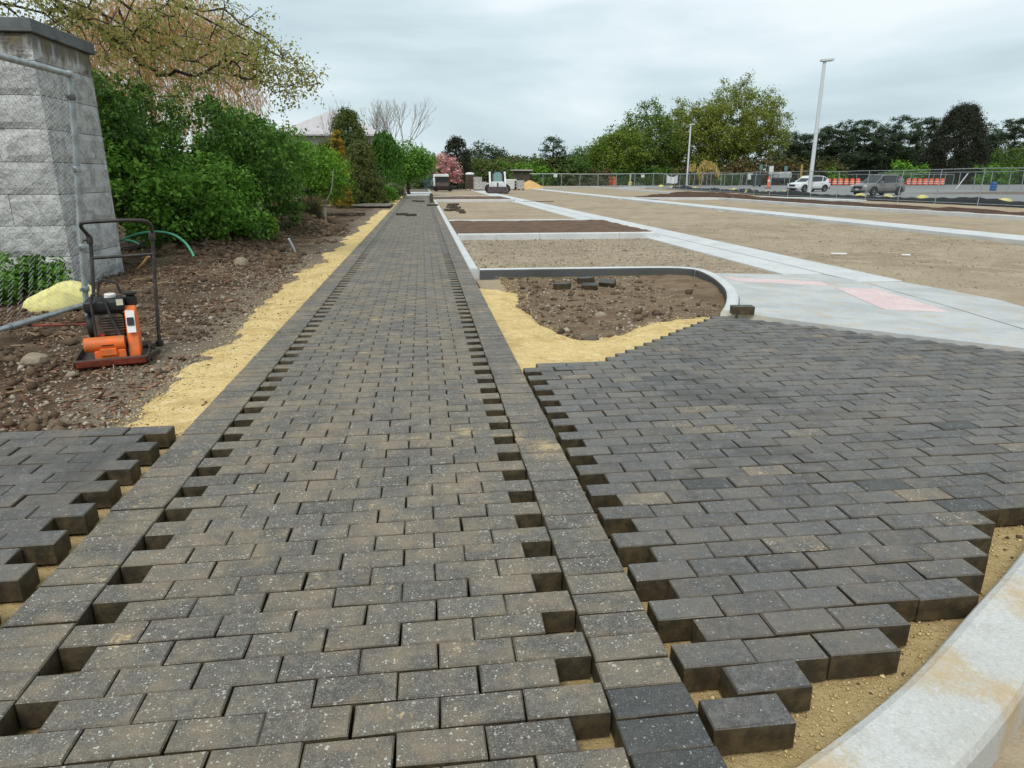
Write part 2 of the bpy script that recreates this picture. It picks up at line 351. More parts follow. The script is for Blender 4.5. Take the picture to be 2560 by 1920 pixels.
# ------------------------------------------------------------------ helpers: foliage
def unit(v): return v/np.maximum(np.linalg.norm(v, axis=-1, keepdims=True), 1e-9)
def leaf_quads(P, Nn, Ln, Wd, rng, U=None):
    n = len(P); Nn = unit(Nn)
    t = unit(np.cross(Nn, rng.normal(size=(n, 3)))) if U is None else unit(U)
    v = unit(np.cross(Nn, t)); Ln = np.asarray(Ln).reshape(-1, 1)*np.ones((n, 1)); Wd = np.asarray(Wd).reshape(-1, 1)*np.ones((n, 1))
    fold = Nn*Wd*.25
    V = np.stack([P-t*Ln/2, P+v*Wd/2+fold, P+t*Ln/2, P-v*Wd/2+fold], 1).reshape(-1, 3)
    return V, np.arange(4*n).reshape(-1, 4)
def clump_centres(lobes, n, rng, inner=.35, floor=None):
    vol = np.array([(a[3]*a[4]*a[5])**(2/3) for a in lobes]); idx = rng.choice(len(lobes), n*3, p=vol/vol.sum()); Lb = np.array(lobes)[idx]
    d = unit(rng.normal(size=(len(idx), 3))); r = inner+(1-inner)*rng.uniform(0, 1, (len(idx), 1))**.45
    r = r*(1+.5*fbm(d[:, :1]*2+Lb[:, :1], d[:, 1:2]*2, d[:, 2:]*2))
    P = Lb[:, :3]+d*r*Lb[:, 3:]
    if floor is not None: P = P[P[:, 2] > floor]
    return P[:n]
def foliage(Cc, per, rad, size, rng, up=.45, flat=.75, wid=.55, droop=0):
    n = len(Cc)*per; o = rng.normal(size=(len(Cc), per, 3))*np.array([1, 1, flat])*np.asarray(rad).reshape(-1, 1, 1)*.55
    P = (Cc[:, None]+o).reshape(-1, 3); Nn = unit(o.reshape(-1, 3))*.8+np.array([0, 0, up])+rng.normal(size=(n, 3))*.55
    s = size*np.exp(rng.normal(0, .25, n)); U = None
    if droop: U = unit(np.stack([rng.normal(0, .35, n), rng.normal(0, .35, n), -np.ones(n)*droop], -1))
    return leaf_quads(P, Nn, s, s*wid, rng, U)
def skeleton(root, Cc, rng, r0, bend=.12, rise=.15, maxr=None, sides=5, tip=.006, trunk_to=None, fall=1.6, limbs=()):
    """branches that grow from a trunk towards every leaf clump"""
    root = np.array(root, float); pts = [root]; par = [-1]
    top = np.array(trunk_to if trunk_to is not None else Cc.mean(0)); k = 6
    for i in range(1, k+1):
        pts.append(root+(top-root)*i/k+rng.normal(size=3)*np.array([1, 1, 0])*np.linalg.norm(top-root)*.018); par.append(len(pts)-2)
    for lb in limbs:
        prev = k
        for p in lb: pts.append(np.array(p, float)); par.append(prev); prev = len(pts)-1
    order = np.argsort(np.linalg.norm(Cc-top, axis=1)+.3*np.linalg.norm(Cc-root, axis=1))
    for j in order:
        c = Cc[j]; A = np.array(pts); d = np.linalg.norm(A-c, axis=1)+np.maximum(A[:, 2]-c[2], 0)*fall
        a = int(np.argmin(d)); ln = np.linalg.norm(c-A[a])
        if ln < 1e-4: continue
        m = max(2, min(5, int(ln/ max(.25, ln/4)))); prev = a
        for i in range(1, m+1):
            f = i/m; p = A[a]+(c-A[a])*f+rng.normal(size=3)*ln*bend*(.4 if i < m else 0)+np.array([0, 0, rise*ln*math.sin(f*math.pi)*.5])
            pts.append(p); par.append(prev); prev = len(pts)-1
    cnt = np.zeros(len(pts))
    ch = np.zeros(len(pts), int)
    for i in range(1, len(pts)): ch[par[i]] += 1
    for i in range(len(pts)-1, 0, -1):
        cnt[i] = max(cnt[i], 1); cnt[par[i]] += cnt[i]
    rad = np.maximum(tip, r0*(cnt/cnt[0])**.5)
    rad[0] *= 1.25
    V, Q = [], []
    A = np.array(pts); ar = np.arange(sides)*2*math.pi/sides
    for i in range(1, len(pts)):
        p, q = A[par[i]], A[i]; t = q-p; ln = np.linalg.norm(t)
        if ln < 1e-6: continue
        t = t/ln; u = np.cross(t, [0, 0, 1.0]) if abs(t[2]) < .95 else np.cross(t, [1.0, 0, 0]); u /= np.linalg.norm(u); v = np.cross(t, u)
        ring = np.cos(ar)[:, None]*u+np.sin(ar)[:, None]*v; o = len(V)*sides
        r1 = rad[i]; r2 = min(rad[par[i]], r1*1.5)
        V.append(p-t*r2*.3+ring*r2); V.append(q+ring*r1)
        k = np.arange(sides); k2 = (k+1) % sides; Q.append(np.stack([o+k, o+k2, o+sides+k2, o+sides+k], -1))
    return np.concatenate(V), np.concatenate(Q)
SEED = [100]
def nrng(): SEED[0] += 1; return np.random.default_rng(SEED[0])
def tree(name, label, cat, loc, lobes, nc, per, rad, size, leaf, bark=None, r0=.15, trunk_to=None, group=None, bend=.12, rise=.15, fall=1.6, inner=.35, up=.45, wid=.55, floor=None, trunkname='trunk', droop=0, flat=.75, bare=0, tip=.006):
    rng = nrng(); o = thing(name, label, cat, loc, 0, group)
    Cc = clump_centres(lobes, nc, rng, inner, floor)
    if bark:
        V, Q = skeleton((0, 0, -.05), Cc, rng, r0, bend=bend, rise=rise, trunk_to=trunk_to, tip=tip, fall=fall); mesh_np(trunkname, V, Q, bark, o, True)
    if per:
        V, Q = foliage(Cc, per, rad, size, rng, up, flat, wid, droop); mesh_np('crown', V, Q, leaf, o)
    return o
def conifer(name, label, loc, h, r, nc, per, size, leaf, bark=BARKD, lean=.0, base_z=.03, prof=.8, group=None, wid=.3, droop=.6, rad=None):
    rng = nrng(); o = thing(name, label, 'conifer', loc, 0, group)
    t = rng.uniform(0, 1, nc)**1.35; a = rng.uniform(0, 6.283, nc)
    rr = r*(1-t)**prof*(1+.55*fbm(np.cos(a)*1.5+loc[0], np.sin(a)*1.5, t*5)*1.6)*(.55+.45*rng.uniform(0, 1, nc)**.4)+.03*r
    Cc = np.stack([rr*np.cos(a), rr*np.sin(a), h*(base_z+(1-base_z)*t)-rr*.12], -1)
    V, Q = skeleton((0, 0, -.05), Cc[rng.choice(nc, min(nc, 120), False)], rng, r*.06+.03, trunk_to=(0, 0, h*.93), rise=0); mesh_np('trunk', V, Q, bark, o, True)
    V, Q = foliage(Cc, per, rad or r*.16, size, rng, .35, .8, wid, 0); mesh_np('crown', V, Q, leaf, o); return o
def weeper(name, label, cat, loc, arcs, leaf, bark, strand, size, r0=.1, hgt=3, group=None, wid=.25, per=14):
    """a hanging plant: strands that fall from arched limbs"""
    rng = nrng(); o = thing(name, label, cat, loc, 0, group); mb = MB(); P = []; U = []
    for pts in arcs:
        pts = [Vector(p) for p in pts]; mb.tube(pts, [r0*(1-.8*i/(len(pts)-1)) for i in range(len(pts))], 6)
        for i in range(len(pts)-1):
            for k in range(strand):
                f = rng.uniform(); s = pts[i].lerp(pts[i+1], f)+Vector(rng.normal(size=3))*.12*hgt*.3
                ln = rng.uniform(.35, 1)*min(hgt, max(.4, s.z-.1)); dx, dy = rng.normal(0, .12, 2)
                for j in range(per):
                    t_ = (j+rng.uniform())/per; P.append((s.x+dx*t_*ln+rng.normal(0, .03), s.y+dy*t_*ln+rng.normal(0, .03), s.z+.12*hgt*math.sin(t_*2.2)*.3-ln*t_*t_)); U.append((dx+rng.normal(0, .25), dy+rng.normal(0, .25), -1))
    mb.build('trunk', bark, o, True)
    P = np.array(P); U = np.array(U); V, Q = leaf_quads(P, rng.normal(size=P.shape), size, size*wid, rng, None)
    t = unit(U); n_ = unit(np.cross(t, rng.normal(size=P.shape))); V, Q = leaf_quads(P, n_, size, size*wid, rng, t)
    mesh_np('crown', V, Q, leaf, o); return o
def blades(name, label, cat, loc, n, h, spread, leaf, rng=None, wd=.012, group=None, lean=.5):
    rng = nrng(); o = thing(name, label, cat, loc, 0, group); V, Q = [], []
    for i in range(n):
        a = rng.uniform(0, 6.283); b_ = np.array([math.cos(a), math.sin(a), 0]); r = spread*.35*rng.uniform()**.5; hh = h*rng.uniform(.55, 1.1); le = lean*rng.uniform(.2, 1.2)
        s = np.array([-b_[1], b_[0], 0])*wd; p0 = b_*r; k = len(V)
        for f in (0, .4, .75, 1): 
            c = p0+b_*hh*le*f*f+np.array([0, 0, hh*(f-.35*le*f*f)]); V += [c-s*(1-f*.9), c+s*(1-f*.9)]
        for j in range(3): Q.append((k+2*j, k+2*j+1, k+2*j+3, k+2*j+2))
    mesh_np('leaves', np.array(V), np.array(Q), leaf, o); return o

# ================================================================== GROUND
rng = nrng()
struct(mesh_np('ground', [(-900, -300, -.34), (900, -300, -.34), (900, 1400, -.34), (-900, 1400, -.34)], [(0, 1, 2, 3)], GRASS))
XL = np.concatenate([np.linspace(.8, 8, 70), np.linspace(8.3, 34, 60)]); YL = np.concatenate([np.linspace(-1, 5, 30), np.linspace(5.15, 25, 140), np.linspace(25.4, 60, 90), np.linspace(61, 136, 76)])
struct(grid('parking_lot', XL, YL, lambda x, y: -.15+.022*fbm(x*1.3, y*1.3)+.03*fbm(x*.25, y*.2)-.005, GRAVEL))
struct(mesh_np('car_park', [(32, 20, -.118), (140, 20, -.118), (140, 140, -.118), (32, 140, -.118)], [(0, 1, 2, 3)], ASPHALT))

# the soil on the left of the path, mounded towards the shrubs
def soil_h(x, y):
    z = -.115+.05*fbm(x*1.6, y*1.6, 3)+.05*fbm(x*7, y*7, 1, 3)+.12*sstep(-2.9, -4.6, x)*sstep(7, 10, y)*(.6+fbm(x*.8, y*.8, 9))
    z = z+.50*np.exp(-((x+4.0)/1.0)**2-((y-22.5)/3.0)**2)*(1+1.4*fbm(x*2.2, y*2.2, 5))+.22*np.exp(-((x+4.3)/1.0)**2-((y-15.5)/2.6)**2)*(1+fbm(x*2, y*2, 6))
    z = z+.10*np.exp(-((x+3.6)/.8)**2-((y-11.5)/2)**2)
    return np.where((x > -4.6) & (y < 4.15), np.minimum(z, -.125), z)
XS = np.concatenate([np.linspace(-40, -8.3, 45), np.linspace(-8, -1.4, 112)]); YS = np.concatenate([np.linspace(-1, 3, 12), np.linspace(3.2, 14, 170), np.linspace(14.1, 30, 140), np.linspace(30.3, 62, 70), np.linspace(63, 110, 30)])
struct(grid('soil', XS, YS, soil_h, SOIL))
def left_edge(y): return -1.94-.62*fbm(y*.9, y*0+3.3)-.3*fbm(y*3.3, y*0+1.1)
def bed_sand(x, y):
    px = np.interp(y, [5.0, 5.7, 6.1, 6.6, 7.2, 8.0, 9.2, 10.3, 10.9], [3.6, 2.7, 1.62, 1.30, 1.16, 1.10, 1.14, 1.2, 1.25])
    diag = np.interp(x, [.7, 1.2, 1.9, 2.4, 3.2], [6.3, 6.25, 6.5, 7.05, 7.35])
    n = .22*fbm(x*2.2, y*2.2, 8)+.08*fbm(x*9, y*9, 3)
    return np.maximum(px+n-x, (diag+n-y)*.8)
# dirt of the near planting bed
struct(grid('planting_bed', np.linspace(.72, 4.6, 70), np.linspace(4.9, 10.9, 110), lambda x, y: -.128-.07*sstep(-.02, .12, bed_sand(x, y))+.05*fbm(x*1.8, y*1.8, 2)+.035*fbm(x*8, y*8, 4, 3)+.05*np.exp(-((x-3.9)/.5)**2-((y-9.6)/1.2)**2), DIRT,
    keep=lambda x, y, z: (x+y > 5.3) & (x < 4.35) & ~((x > 3.35) & (y < 7.4)) & ~((x > 3.75) & (y < 8.2))))
# bedding sand: strip on the left, bed under the pavers, wedge in the planting bed, fringe by the kerb
def sand_h(x, y):
    hl = x-left_edge(y)+.16*fbm(x*3, y*3, 2)+.07*fbm(x*11, y*11, 2)
    ins = np.where(x < 0, hl, np.where((x < .72) | (y < 5.0), 1.0, np.where(y > 11.0, -1, bed_sand(x, y))))
    ins = np.where((x < -.5) & (y < 4.0), x+1.72+.25*sstep(4.0, 3.6, y)*0, ins)
    z = -.1+.02*fbm(x*2.5, y*2.5, 7)+.026*fbm(x*8, y*8, 5, 3)+.012*fbm(x*22, y*22, 7, 2)
    return np.where(ins > 0, z+.012*sstep(0, .25, ins), z-.22*np.minimum(-ins*2, 1)-.004)
sand = base('sand_bed')
grid('sand_strip', np.linspace(-3.0, .74, 106), np.concatenate([np.linspace(4.0, 12, 210), np.linspace(12.1, 26, 120), np.linspace(26.3, 62, 80)]), sand_h, SAND, parent=sand,
     keep=lambda x, y, z: (z > -.2) & ((x > -1.55) | (np.abs(y-38) > 3.5)))
grid('sand_wedge', np.linspace(.66, 3.6, 100), np.linspace(4.9, 10.88, 180), sand_h, SAND, parent=sand, keep=lambda x, y, z: (z > -.2) & (x+y < 10.35))
KERB_IN = [(.2, .98), (.55, 1.12), (.82, 1.25), (1.13, 1.40), (1.43, 1.57), (1.83, 1.83), (2.24, 2.10), (2.7, 2.44), (3.3, 2.92), (4.0, 3.5), (5.0, 4.25), (6.0, 4.9)]
kx, ky = np.array(KERB_IN).T
grid('sand_fringe', np.linspace(-1.75, 6.0, 200), np.linspace(.5, 5.3, 130), lambda x, y: -.102+.018*fbm(x*3, y*3, 7)+.014*fbm(x*16, y*16, 7, 3), SANDDAMP, parent=sand,
     keep=lambda x, y, z: (np.where(x < .2, 9, y-np.interp(x, kx, ky)+.1) > 0) & (x+y < 10.3) & ((y < 5.0) | (x < .7)) & ((x > -1.5) | (y < 4.0)))

# ================================================================== PAVERS
PL, PW, PT = .235, .1175, .088
def paver_v(l, wd, c=.0048, g=.0054, t=PT):
    a, b_ = l/2-g/2, wd/2-g/2
    q = lambda d, z: [(-a+d, -b_+d, z), (a-d, -b_+d, z), (a-d, b_-d, z), (-a+d, b_-d, z)]
    return np.array(q(0, -t)+q(0, -c)+q(c, 0))
PF = np.array([(3, 2, 1, 0), (8, 9, 10, 11)]+[(k*4+i, k*4+(i+1) % 4, k*4+4+(i+1) % 4, k*4+4+i) for k in range(2) for i in range(4)])
_pm = {}
def paver_mesh(l, wd, var, mat):
    key = (round(l, 3), round(wd, 3), var, mat.name)
    if key not in _pm:
        rg = np.random.default_rng(hash(key[:3]) % 99991); V = paver_v(l, wd); j = rg.normal(0, .0011, (12, 3)); j[:4] *= .3; j[:, 2] *= .7; V = V+j
        me = bpy.data.meshes.new('paver'); me.from_pydata([tuple(v) for v in V], [], [tuple(f) for f in PF]); me.materials.append(mat); _pm[key] = me
    return _pm[key]
prng = random.Random(7)
def lay(parent, items, mat_of, limit=300, jz=.0012):
    """items: (x, y, l, w, rot, mat); the nearest become single pavers, the rest one joined part"""
    items = sorted(items, key=lambda q: (q[0]-.2)**2+q[1]**2 if q[1] > .9 else 99)
    for i, (x, y, l, wd, rz, mat) in enumerate(items[:limit]):
        o = bpy.data.objects.new('paver', paver_mesh(l, wd, prng.randrange(8), mat)); link(o, parent)
        o.location = (x+prng.gauss(0, .0012), y+prng.gauss(0, .0012), prng.gauss(0, jz)); o.rotation_euler = (prng.gauss(0, .0045), prng.gauss(0, .003), rz+prng.gauss(0, .004))
    rest = items[limit:]
    for mat in {q[5].name: q[5] for q in rest}.values():
        sel = [q for q in rest if q[5] is mat]; Vs = []; rg = np.random.default_rng(3)
        for x, y, l, wd, rz, _ in sel:
            V = paver_v(l, wd)+rg.normal(0, .0009, (12, 3)); c, s = math.cos(rz+rg.normal(0, .003)), math.sin(rz)
            V = np.stack([V[:, 0]*c-V[:, 1]*s+x, V[:, 0]*s+V[:, 1]*c+y, V[:, 2]+rg.normal(0, jz)+V[:, 0]*rg.normal(0, .004)], -1); Vs.append(V)
        n = len(sel); Fc = (PF[None]+np.arange(n)[:, None, None]*12).reshape(-1, 4)
        stuff(mesh_np('pavers', np.concatenate(Vs), Fc, mat, parent))
DUSTY, CLEAN, NEWP = MATS['paver_dusty'], MATS['paver_clean'], MATS['paver_new']
path = base('paved_path')
LO, LI, RI, RO = -1.412, -1.178, .467, .70
items = []; y0 = 1.5-6*PW; nrow = int((58-y0)/PW)
for k in range(nrow):
    yc = y0+(k+.5)*PW
    gap = (k % 2 == 1)
    n = 6 if gap else 7; xs = LI+(PL/2 if gap else 0)
    for i in range(n): items.append((xs+(i+.5)*PL, yc, PL, PW, 0, DUSTY if yc < 24 else DUSTY))
    if gap and yc > 13.6:
        for xx in (LI+PL/4, RI-PL/4): items.append((xx, yc, PL/2, PW, 0, NEWP))
    items.append((LI-PL/2, yc+.02, PL, PW, 0, DUSTY))
    items.append((RI+PL/2, yc-.03, PL, PW, 0, (NEWP if yc < 1.58 else DUSTY) if yc < 30 else DUSTY))
lay(path, items, None)
# the wide paved area on the right, still without its cut edge pieces
plaza = base('paved_plaza'); items = []; X0 = RO+.018
for k in range(-3, 60):  # courses
    yc = 1.5+(k+.5)*PW+.02
    if yc > 7.1: break
    half = (k % 2 == 0)
    xs = X0+(PL/2 if half else 0)
    for i in range(26):
        xc = xs+(i+.5)*PL; xl, xr = xc-PL/2, xc+PL/2
        if xr > 6.2: break
        if yc > 5.12:
            s = 1.28+(yc-5.2)*.97
            if xl < s-.06: continue
        if xr+yc+PW/2 > 10.22: continue
        if yc-PW/2 < max(np.interp(xl, kx, ky), np.interp(xr, kx, ky))+(.055 if yc < 1.86 else -.0): continue
        items.append((xc, yc, PL, PW, 0, CLEAN if prng.random() < .93 else (DUSTY if prng.random() < .65 else NEWP)))
lay(plaza, items, None, jz=.0016)
# paved area on the left, its edge not yet cut
side = base('paved_side_area'); items = []
for k in range(20):
    yc = 4.03-(k+.5)*.1265
    if yc < 1.7: break
    xe = -1.50 if k % 2 == 0 else -1.62
    for i in range(12): items.append((xe-(i+.5)*PL, yc, PL, .1265, 0, CLEAN))
lay(side, items, None, jz=.003)
# far continuation: concrete band, then more paving, and the side path
struct(MB().box(LO-.1, RO-.01, 58.1, 71, -.12, -.004).build('concrete_band', CONC))
far = base('far_paving'); items = []
for k in range(120):
    yc = 71.1+(k+.5)*.25
    for i in range(5): items.append((LO+.22+i*.44, yc, .44, .25, 0, DUSTY))
lay(far, items, None, limit=0)
cross = base('side_path'); items = []
for k in range(14):
    yc = 36.9+(k+.5)*.25
    for i in range(28): items.append((-1.66-(i+.5)*.47, yc, .47, .25, 0, DUSTY))
lay(cross, items, None, limit=0)
for m_ in (far, cross):
    for c_ in m_.children: c_['kind'] = 'stuff'

# ================================================================== KERBS AND SLABS
def offset_poly(pts, d):
    o = []
    for i, p in enumerate(pts):
        a = Vector(pts[max(i-1, 0)]); b_ = Vector(pts[min(i+1, len(pts)-1)]); t = (b_-a).normalized(); o.append((p[0]-t.y*d, p[1]+t.x*d))
    return o
def smooth_line(pts, step=.12):
    P = [Vector(p) for p in pts]; o = []
    for i in range(len(P)-1):
        a, b_, c, d = P[max(i-1, 0)], P[i], P[i+1], P[min(i+2, len(P)-1)]; n = max(1, int((c-b_).length/step))
        for k in range(n):
            t = k/n; o.append(.5*((2*b_)+(c-a)*t+(2*a-5*b_+4*c-d)*t*t+(3*b_-a-3*c+d)*t**3))
    return [(p.x, p.y) for p in o]+[tuple(P[-1])]
def kerb(name, pts, wd, z0, z1, mat, seg=3.0, smooth=0, rnd=.025, inner=None, parent=None, pname='kerb_stone'):
    par = parent or base(name)
    pts = smooth_line(pts, smooth) if smooth else [tuple(p) for p in pts]
    # resample into segments of length seg with open joints
    cum = [0]
    for a, b_ in zip(pts, pts[1:]): cum.append(cum[-1]+math.dist(a, b_))
    tot = cum[-1]; ns = max(1, round(tot/seg))
    def P(s): return (float(np.interp(s, cum, [p[0] for p in pts])), float(np.interp(s, cum, [p[1] for p in pts])))
    for k in range(ns):
        s0, s1 = tot*k/ns+(.004 if k else 0), tot*(k+1)/ns-(.004 if k < ns-1 else 0)
        ss = [s0]+[c for c in cum if s0+.02 < c < s1-.02]+[s1]; c = [P(s) for s in ss]
        if len(c) == 2: c = [c[0], P((s0+s1)/2), c[1]]
        prof = [(-wd/2, z0), (-wd/2, z1-rnd), (-wd/2+rnd*.35, z1-rnd*.35), (-wd/2+rnd, z1), (wd/2-rnd, z1), (wd/2-rnd*.35, z1-rnd*.35), (wd/2, z1-rnd), (wd/2, z0)]
        V, Fs, mi = [], [], []; m = len(prof)
        rows = [offset_poly(c, d) for d, _ in prof]
        for i in range(len(c)):
            for j in range(m): V.append((*rows[j][i], prof[j][1]))
        for i in range(len(c)-1):
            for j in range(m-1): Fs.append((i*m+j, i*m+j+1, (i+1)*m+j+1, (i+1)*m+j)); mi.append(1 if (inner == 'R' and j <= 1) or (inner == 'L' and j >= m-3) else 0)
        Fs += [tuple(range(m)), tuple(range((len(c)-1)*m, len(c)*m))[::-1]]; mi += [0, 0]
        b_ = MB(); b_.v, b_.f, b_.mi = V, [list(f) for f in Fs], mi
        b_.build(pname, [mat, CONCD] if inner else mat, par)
    return par
# curved near kerb at the lower right
near = offset_poly(smooth_line(KERB_IN, .1), -.118)
kerb('curved_kerb', near, .236, -.3, .012, CONCN, seg=9, rnd=.035)
# flush kerb along the path
kerb('path_kerb', [(.778, 11.05), (.778, 46.8)], .15, -.3, .004, CONC, seg=3.6)
kerb('path_kerb_far', [(.778, 56), (.778, 101)], .15, -.3, .004, CONC, seg=9)
# near planting bed
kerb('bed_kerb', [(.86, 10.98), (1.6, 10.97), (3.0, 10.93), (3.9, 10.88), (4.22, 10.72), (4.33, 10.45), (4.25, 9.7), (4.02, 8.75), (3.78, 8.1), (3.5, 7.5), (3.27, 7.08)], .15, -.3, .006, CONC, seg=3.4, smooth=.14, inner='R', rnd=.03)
# planting islands between the bays
ISOIL = ground_mat('island_soil', [(.17, .11, .075), (.1, .06, .04), (.22, .155, .11)], [(2, .42, .62, .8), (14, .45, .7, .6)], [(6, .9, .08), (35, .9, .03)])
def island(name, yn, yf, xr):
    par = base(name)
    kerb(name, [(.87, yn), (xr-.6, yn), (xr-.2, yn+.12), (xr-.02, yn+.45), (xr, yn+1)], .16, -.3, .006, CONC, seg=2.3, smooth=.15, parent=par)
    kerb(name, [(.87, yf), (xr-.1, yf)], .14, -.3, .0, CONC, seg=4, parent=par)
    grid('island_soil', np.linspace(.85, xr-.05, 40), np.linspace(yn+.06, yf-.06, 40), lambda x, y: -.03+.07*fbm(x*1.5, y*1.5)+.05*fbm(x*6, y*6, 2, 3), ISOIL, parent=par)
island('planting_island', 18.1, 24.2, 6.3); island('planting_island', 46.9, 55.8, 6.1)
kerb('end_kerb', [(.8, 101.5), (7.1, 100.5)], .3, -.3, .01, CONC, seg=3)
# double concrete gutter along the ends of the bays
gut = base('concrete_gutter')
for (x0, x1, zt) in ((5.86, 6.52, -.128), (6.555, 7.27, -.122)):
    ya = 9.75
    while ya < 98:
        ln = 3.2 if ya < 40 else 7; yb = min(ya+ln, 98); c = .006
        ys_ = ya if x0 > 6.5 else max(ya, 10.72)
        if yb-ys_ > .3: MB().box(x0, x1, ys_+c, yb-c, -.3, zt+.002, c=.006).build('gutter_slab', CONC, gut)
        ya = yb
# flush concrete strip across the drive
strip = base('flush_strip')
ya = 6
while ya < 92:
    ln = 4 if ya < 45 else 8; x_ = 14.35-.25*sstep(20, 60, ya); MB().box(x_, x_+1.15, ya+.008, ya+ln-.008, -.3, -.055, c=.01).build('strip_slab', CONC, strip); ya += ln
# raised kerb round the far planting strip
kerb('verge_kerb', [(13.9, 49.6), (17, 49.3), (20.3, 48.9), (20.9, 48.3), (21.05, 46), (21.1, 38), (21.7, 30), (22.2, 23), (22.7, 15)], .18, -.3, .015, CONC, seg=3.2, smooth=.5)
kerb('corner_kerb', [(15.6, 92.5), (20, 101), (25.6, 110), (26.3, 110.6), (26.2, 108), (25, 85), (23.9, 64.5)], .2, -.3, .03, CONC, seg=8)
kerb('short_kerb', [(27.4, 97.5), (32.3, 101)], .3, -.3, .05, CONC, seg=6)
struct(grid('mulch_verge', np.concatenate([np.linspace(14, 24.8, 40)]), np.linspace(12, 64, 110), lambda x, y: -.12+.17*sstep(21.1, 22.3, x)*sstep(25.2, 24.2, x)*(1+fbm(x*.9, y*.9))+.16*sstep(49.4, 51, y)*sstep(63, 58, y)*(1+fbm(x*.7, y*.7))*sstep(25, 23, x)+.06*fbm(x*2.5, y*2.5), MULCH,
    keep=lambda x, y, z: ((x > np.interp(y, [15, 23, 30, 38, 46, 48.6], [22.85, 22.35, 21.85, 21.3, 21.2, 21.1])) & (y < 48.6)) | ((y > 49.3) & (x > 14.5+(y-49)*.6))))
# sloping concrete apron with pink tactile panels
def az(x, y): return -.006-.0195*(x+y-10.2)
def slab(name, poly, mat, parent, lift=0, th=.12):
    b_ = MB(); n = len(poly); b_.add([(x, y, az(x, y)+lift) for x, y in poly]+[(x, y, az(x, y)+lift-th) for x, y in poly], [tuple(range(n)), tuple(range(n, 2*n))[::-1]]+[(i, (i+1) % n, n+(i+1) % n, n+i) for i in range(n)])
    return b_.build(name, mat, parent)
apron = base('concrete_apron')
slab('apron_slab', [(3.36, 7.02), (4.05, 6.15), (5.1, 5.13), (5.5, 4.78), (5.82, 5.9), (6.15, 7.4), (6.56, 9.55), (6.53, 10.712), (5.84, 10.712), (5.0, 10.82), (4.36, 10.86), (4.42, 10.45), (4.34, 9.68), (4.1, 8.7), (3.86, 8.06), (3.58, 7.46)], CONCA, apron)
slab('gutter_pan', [(5.84, 5.86), (5.55, 4.74), (6.1, 4.2), (6.7, 5.6), (7.05, 7.1), (7.28, 7.93), (7.3, 9.2), (7.26, 9.72), (6.585, 9.72), (6.58, 9.53), (6.17, 7.38)], CONCA, apron)
PINK = ground_mat('pink_tactile', [(.66, .52, .51), (.72, .62, .61), (.50, .38, .37)], [(3, .4, .65, .7), (24, .5, .7, .5)], [(30, .8, .02)])
def tactile(c0, c1, c2, c3):
    p = slab('tactile_panel', [c0, c1, c2, c3], PINK, apron, .006, .02); V = []; Q = []
    A = [np.array(q) for q in (c0, c1, c2, c3)]; nu = int(np.linalg.norm(A[1]-A[0])/.062); nv = int(np.linalg.norm(A[3]-A[0])/.062)
    for i in range(nu):
        for j in range(nv):
            u, v = (i+.5)/nu, (j+.5)/nv; x, y = (A[0]*(1-u)+A[1]*u)*(1-v)+(A[3]*(1-u)+A[2]*u)*v; z = az(x, y)+.006; k = len(V)
            for r, h in ((.016, 0), (.009, .008)):
                for a in range(5): V.append((x+r*math.cos(a*1.2566), y+r*math.sin(a*1.2566), z+h))
            for a in range(5): b2 = (a+1) % 5; Q.append((k+a, k+b2, k+5+b2, k+5+a))
            Q.append((k+5, k+6, k+7, k+8))
    stuff(mesh_np('truncated_domes', np.array(V), np.array(Q), PINK, p))
tactile((4.62, 9.78), (5.78, 9.22), (5.92, 9.72), (4.6, 10.26))
tactile((5.18, 7.17), (5.84, 6.98), (6.28, 8.9), (5.72, 9.02))
# loose stones and clods
def pts_in(n, fx, zf, rg): 
    P = fx(rg, n); return np.concatenate([P, zf(P[:, 0], P[:, 1])[:, None]], 1)
rg = nrng()
STONE = ground_mat('field_stone', [(.30, .25, .18), (.2, .16, .11), (.38, .33, .26)], [(5, .4, .6, .7), (30, .5, .7, .5)], [(30, .6, .01)])
CHIP = leafmat('wood_chips', [(.06, .026, .018), (.14, .06, .038), (.30, .19, .12), (.10, .035, .024)], 0.0, .9)
PEB = leafmat('pebbles', [(.14, .1, .07), (.28, .23, .17), (.42, .37, .3), (.2, .15, .1)], 0.0, .9)
CLOD = leafmat('clods', [(.06, .04, .027), (.12, .08, .05), (.19, .14, .09)], 0.0, .95)
lp = lambda x0, x1, y0_, y1: (lambda r, n: np.stack([r.uniform(x0, x1, n), y0_+(y1-y0_)*r.uniform(0, 1, n)**1.3], -1))
def off_sand(P): return P[(P[:, 0] < left_edge(P[:, 1])-.02)]
P = off_sand(pts_in(9000, lp(-4.2, -1.9, 4.1, 16), soil_h, rg)); P = P[rg.uniform(size=len(P)) < np.clip((P[:, 0]+4.1)/1.6, .08, .8)]; Pm = off_sand(pts_in(5000, lp(-5.2, -2.4, 13, 30), soil_h, rg)); keep = fbm(Pm[:, 0]*1.1, Pm[:, 1]*.7, 4) > -.03; scatter('mound_clods', Pm[keep], .042, .7, CLOD, rg); scatter('soil_pebbles', P, .011, .6, PEB, rg)
P = off_sand(pts_in(9000, lp(-6, -2.1, 4.1, 24), soil_h, rg)); keep = fbm(P[:, 0]*1.2, P[:, 1]*1.2, 4) > -.02; scatter('soil_clods', P[keep], .022, .7, CLOD, rg)
P = off_sand(pts_in(9000, lp(-5.5, -2.0, 4.1, 13), soil_h, rg)); keep = fbm(P[:, 0]*.9+4, P[:, 1]*.9, 4) > -.03; scatter('mulch_chips', P[keep], .011, .3, CHIP, rg, aspect=3.0)
bedz = lambda x, y: -.128+.05*fbm(x*1.8, y*1.8, 2)+.035*fbm(x*8, y*8, 4, 3)
